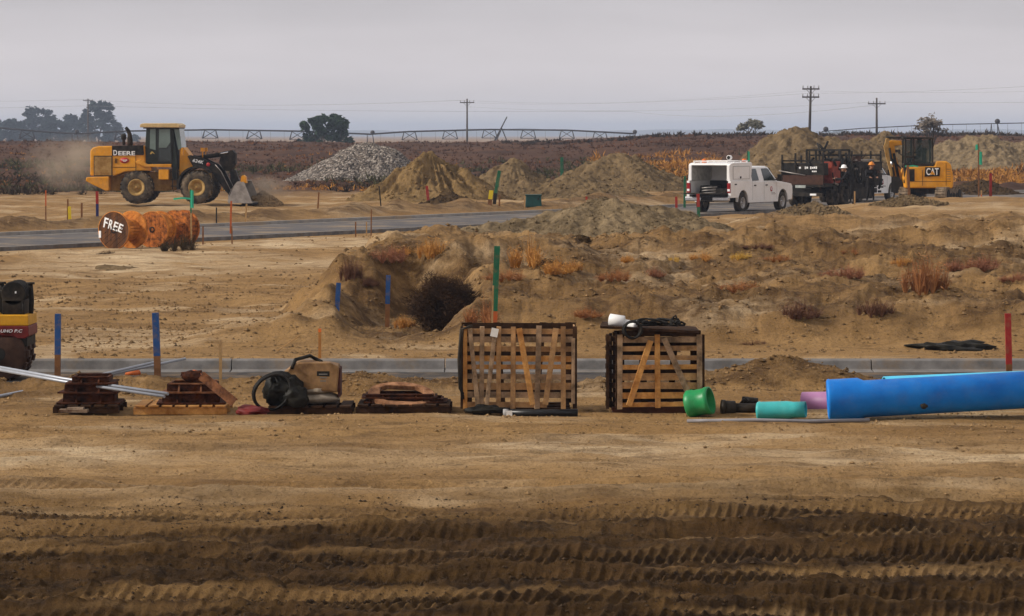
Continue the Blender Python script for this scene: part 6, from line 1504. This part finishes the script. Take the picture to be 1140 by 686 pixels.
for i, pxx in enumerate((676.5, 680.5, 685)): sd.bar((X(pxx, 40.05)-c2x, -.34+.22*i, .0), (X(pxx, 40.05)-c2x, -.36+.22*i, c2h), .035, .09)
for i in range(8): sd.bar((X(675, 40.05)-c2x, -.2, c2h*(i+.5)/8), (X(688, 40.05)-c2x, -.42, c2h*(i+.5)/8), .015, .06)
sd.build("side_battens", M_WOODD, c2)
ld = MB()
for i in range(4): ld.bar((X(668.5+i*1.2, 40)-c2x, -.36+.24*i, c2h+.10-.01), (X(779, 40)-c2x, -.36+.24*i, c2h+.03), .21, .03)
ld.box((X(735, 40)-c2x, -.4, c2h+.015), (.95, .05, .07)); o = ld.build("plank_sheet", M_WOODD, loc=(c2x, 40.45, c2z)); tag(o, "dark warped plank lid lying on the narrower crate", "lid")
zl = c2z+c2h+.11
f = MB(); f.lathe([(0, -.09), (.062, -.09), (.07, -.085), (.07, .085), (.062, .09), (0, .09)], (0, 0, 0), 'x', 20); f.lathe([(0, 0), (.05, 0), (.05, .13), (.055, .13), (.055, .17), (0, .17)], (.07, 0, -.02), 'x', 18)
o = f.build("pipe_fitting", mat("white_plastic", (.78, .77, .75), .4, var=.04), loc=(X(687, 40.1), 40.2, zl+.045)); o.rotation_euler = (0, R(8), R(-14)); tag(o, "white plastic pipe fitting on the narrower crate's lid", "pipe fitting")
cb = MB()
for i in range(5): cb.path([((.075+.012*(i % 3))*math.cos(t*.314)*1.15, -.02*i+.01*math.sin(t), (.095+.008*(i % 2))*math.sin(t*.314)) for t in range(20)], .013, 6, closed=True)
o = cb.build("cable_coil", M_BLK, loc=(X(704, 40), 40.0, zl-.05)); tag(o, "round black cable coil hanging over the crate lid's front edge", "cable coil")
cb = MB(); rg = random.Random(12)
for i in range(9):
    x_ = X(714+5.5*i, 40)-X(740, 40); cb.path([(x_+.1*math.cos(t*.6+i)*(1 if i < 7 else .6), .05*math.sin(t*.6+i*2), .02+.028*math.sin(t*.5+i)+.02*(i % 2)) for t in range(11)], .013, 6)
cb.path([(.07, 0, .02), (.11, 0, .09), (.135, .0, .11), (.15, 0, .06), (.13, 0, .03)], .013, 6)
o = cb.build("cable_tangle", M_DKST, loc=(X(740, 40), 40.15, zl+.0)); tag(o, "tangle of dark cables along the top of the narrower crate", "cable tangle")

# ------------------------------------------------------------------ pipes
def pipe(name, label, pa, pb, rad, m_, bell=None, th=.018, n=40, grp="plastic pipes in the foreground row"):
    A, B = at(*pa), at(*pb); d = (B-A); ln = d.length; q = MB()
    pr = [(rad-th, 0), (rad, .0)] if not bell else [(bell-th, 0), (bell, .01), (bell+.006, .03), (bell, .05), (bell, .36), (rad, .43)]
    pr = [(rad-th, ln), (rad-th, .02)]+pr+[(rad, ln), (rad-th, ln)]
    q.lathe(pr, (0, 0, 0), 'z', n); o = q.build(name, m_, loc=A); o.rotation_euler = d.to_track_quat('Z', 'Y').to_euler(); tag(o, label, "pipe", grp); return o
M_BPIPE = mat("blue_pipe", (.003, .16, .60), .5, var=.08, scale=2.2, rgb2=(.010, .225, .70), spec=.2, bump=.04)
bp = pipe("blue_pipe", "large bright blue pipe with belled end, running out of the right edge", (921, 446.4, 39.45), (1330, 423.5, 39.2), .214, M_BPIPE, .247)
MB().ball((0, 0, 0), .035, 8, 6, (1.3, .4, .9)).jitter(.008).build("scuff", M_BLK, None, loc=at(1029, 452, 39.19))
sc = [o for o in COL.objects if o.name.startswith("scuff")][0]; sc.name = "mud_clod"; tag(sc, "dark mud smear stuck on the blue pipe's side", "mud")
pipe("cyan_pipe", "pale cyan pipe lying behind the large blue pipe", (985, 441, 40.75), (1330, 427, 41.2), .235, mat("cyan_pipe", (.06, .42, .62), .4, var=.1))
pipe("aqua_pipe", "aqua pipe with belled end between black fittings and lilac pipe", (843, 457.6, 39.6), (897, 456.0, 39.45), .094, mat("aqua_pipe", (.045, .42, .42), .4, var=.12), .105, .012)
pipe("lilac_pipe", "short lilac pipe between the aqua and the large blue pipe", (893.5, 450, 40.75), (960, 449, 40.55), .145, mat("lilac_pipe", (.36, .16, .32), .45, var=.1), None, .012)
g = MB(); rO, ln = .158, .29
g.lathe([(rO-.012, ln), (rO+.004, ln), (rO+.006, ln-.05), (rO-.004, ln-.07), (rO-.004, .10), (rO+.006, .08), (rO+.006, .02), (rO-.012, 0), (rO-.03, .0), (rO-.02, .1), (rO-.014, ln)], (0, 0, 0), 'z', 40)
o = g.build("pipe_coupling", mat("green_coupling", (.012, .24, .07), .4, var=.12, rgb2=(.02, .30, .10)), loc=at(765.5, 450.5, 39.9)); o.rotation_euler = (R(96), R(8), R(61)); 
dv = (at(789, 446.8, 39.72)-at(765.5, 450.5, 39.9)).normalized(); o.rotation_euler = Vector((dv.x, -.30, dv.z)).to_track_quat('Z', 'Y').to_euler(); tag(o, "green ribbed pipe coupling lying open side out against the narrower crate", "pipe coupling")
M_BF = mat("dusty_black_plastic", (.014, .011, .008), .6, var=.3, rgb2=(.045, .032, .02), spec=.2)
f = MB(); f.tube((0, 0, .075), (.16, .02, .07), .082, n=18); f.tube((.16, .02, .07), (.50, .05, .06), .055, n=16); f.lathe([(.07, 0), (.09, 0), (.09, .05), (.07, .05)], (0, 0, .075), 'x', 18); f.path([(.2, .15, .05), (.28, .12, .14), (.32, .1, .17)], .03, 8); f.tube((.26, .2, .14), (.44, .22, .12), .05, n=12)
o = f.build("black_fitting", M_BF, loc=(X(803, 40.1), 40.1, gz(X(803, 40.1), 40.1)-.01)); tag(o, "dusty black pipe fittings between green coupling and aqua pipe", "pipe fitting")
cd = MB(); Yc = 39.0; cd.path([*[Vector((X(p_, Yc-d_), Yc-d_, gz(X(p_, Yc-d_), Yc-d_)+.024)) for p_, d_ in ((766, 0.), (785, .22), (840, .36), (900, .36), (968, .25))]], .0215, 10)
o = cd.build("grey_conduit", mat("grey_conduit", (.22, .21, .22), .5, var=.15), ); tag(o, "thin bent grey conduit lying on the dirt in front of the aqua pipe", "conduit")
M_CON = mat("pale_conduit", (.34, .36, .40), .35, .2, var=.12)
for lb, a, b_ in (
  ("upper pale conduit slanting down from the left edge across the stacks", (-40, 402, 41.7), (187, 438.5, 39.65)),
  ("lower pale conduit slanting down from the left edge beside its twin", (-40, 404.6, 41.6), (183, 441.5, 39.6)),
  ("pale conduit rising right from the left edge to the kerb, shorter of the crossing pair", (-40, 449, 41.6), (176, 402.5, 46.8)),
  ("pale conduit rising right from the left edge to the kerb, longer of the crossing pair", (-40, 447, 41.9), (206, 399.5, 47.9))):
    A, B = at(*a), at(*b_); q = MB(); q.path([A-A, (B-A)*.5+Vector((0, 0, -.02)), B-A], .019, 10); o = q.build("pale_conduit", M_CON, loc=A); tag(o, lb, "conduit", "pale conduits crossing at the left")
for m_ in bpy.data.materials:
    if m_.name.split('.')[0] in ('blue_pipe', 'cyan_pipe', 'aqua_pipe', 'lilac_pipe', 'green_coupling'): dusty(m_, .13, (.30, .27, .22), 6., .46, .74)
    elif m_.name in ('stake_blue', 'stake_red', 'stake_green', 'stake_orange'): dusty(m_, .5, (.24, .14, .06), 9., .5, .68)
    elif m_.name.startswith('crate_wood'): dusty(m_, .45, (.16, .10, .06), 7., .5, .68)
# black sheeting behind the kerb
lump("black_sheeting", "crumpled black sheeting on the dirt behind the kerb above the blue pipe", "sheeting", (X(1063, 51.2), 51.2, gz(X(1063, 51.2), 51.2)+.0), .5, (1.1, .7, .24), M_TARP, 44, amp=.5)
lump("dark_boulder", "dark earth clod beside the orange weed on the bank top", "clod", (X(646, 67.2), 67.2, gz(X(646, 67.2), 67.2)+.04), .2, (1.0, .8, .62), M_HEAPD, 51, amp=.3)

# ------------------------------------------------------------------ dust stirred by the loader
def dust(label, px, py, Y, rx, ry, rz, dens):
    b_ = MB(); b_.ball((0, 0, 0), 1, 20, 12); b_.v = [(p[0]*rx, p[1]*ry, p[2]*rz) for p in b_.v]
    m = bpy.data.materials.new("dust_air"); m.use_nodes = True; t = m.node_tree; t.nodes.clear(); l = t.links.new
    ov = t.nodes.new("ShaderNodeOutputMaterial"); pv = t.nodes.new("ShaderNodeVolumePrincipled"); pv.inputs["Color"].default_value = (.78, .62, .46, 1)
    tc_ = t.nodes.new("ShaderNodeTexCoord"); gr = t.nodes.new("ShaderNodeTexGradient"); gr.gradient_type = 'SPHERICAL'; mp_ = t.nodes.new("ShaderNodeMapping"); mp_.inputs["Scale"].default_value = (1/rx, 1/ry, 1/rz)
    l(tc_.outputs["Object"], mp_.inputs[0]); l(mp_.outputs[0], gr.inputs[0])
    n = t.nodes.new("ShaderNodeTexNoise"); n.inputs["Scale"].default_value = .9; n.inputs["Detail"].default_value = 3; l(tc_.outputs["Object"], n.inputs["Vector"])
    r_ = t.nodes.new("ShaderNodeMapRange"); r_.inputs["From Min"].default_value = .38; r_.inputs["From Max"].default_value = .7; l(n.outputs["Fac"], r_.inputs["Value"])
    m1 = t.nodes.new("ShaderNodeMath"); m1.operation = 'MULTIPLY'; l(gr.outputs["Fac"], m1.inputs[0]); l(r_.outputs[0], m1.inputs[1])
    m2 = t.nodes.new("ShaderNodeMath"); m2.operation = 'MULTIPLY'; l(m1.outputs[0], m2.inputs[0]); m2.inputs[1].default_value = dens; l(m2.outputs[0], pv.inputs["Density"]); l(pv.outputs[0], ov.inputs["Volume"])
    o = b_.build("dust_cloud", m, loc=at(px, py, Y)); tag(o, label, "dust", kind='stuff')
dust("brown dust drifting behind the wheel loader", 82, 182, 160, 2.6, 3, 1.5, .9)
dust("pale dust pushed up in front of the loader bucket", 290, 212, 157, 1.6, 2, .8, 1.4)
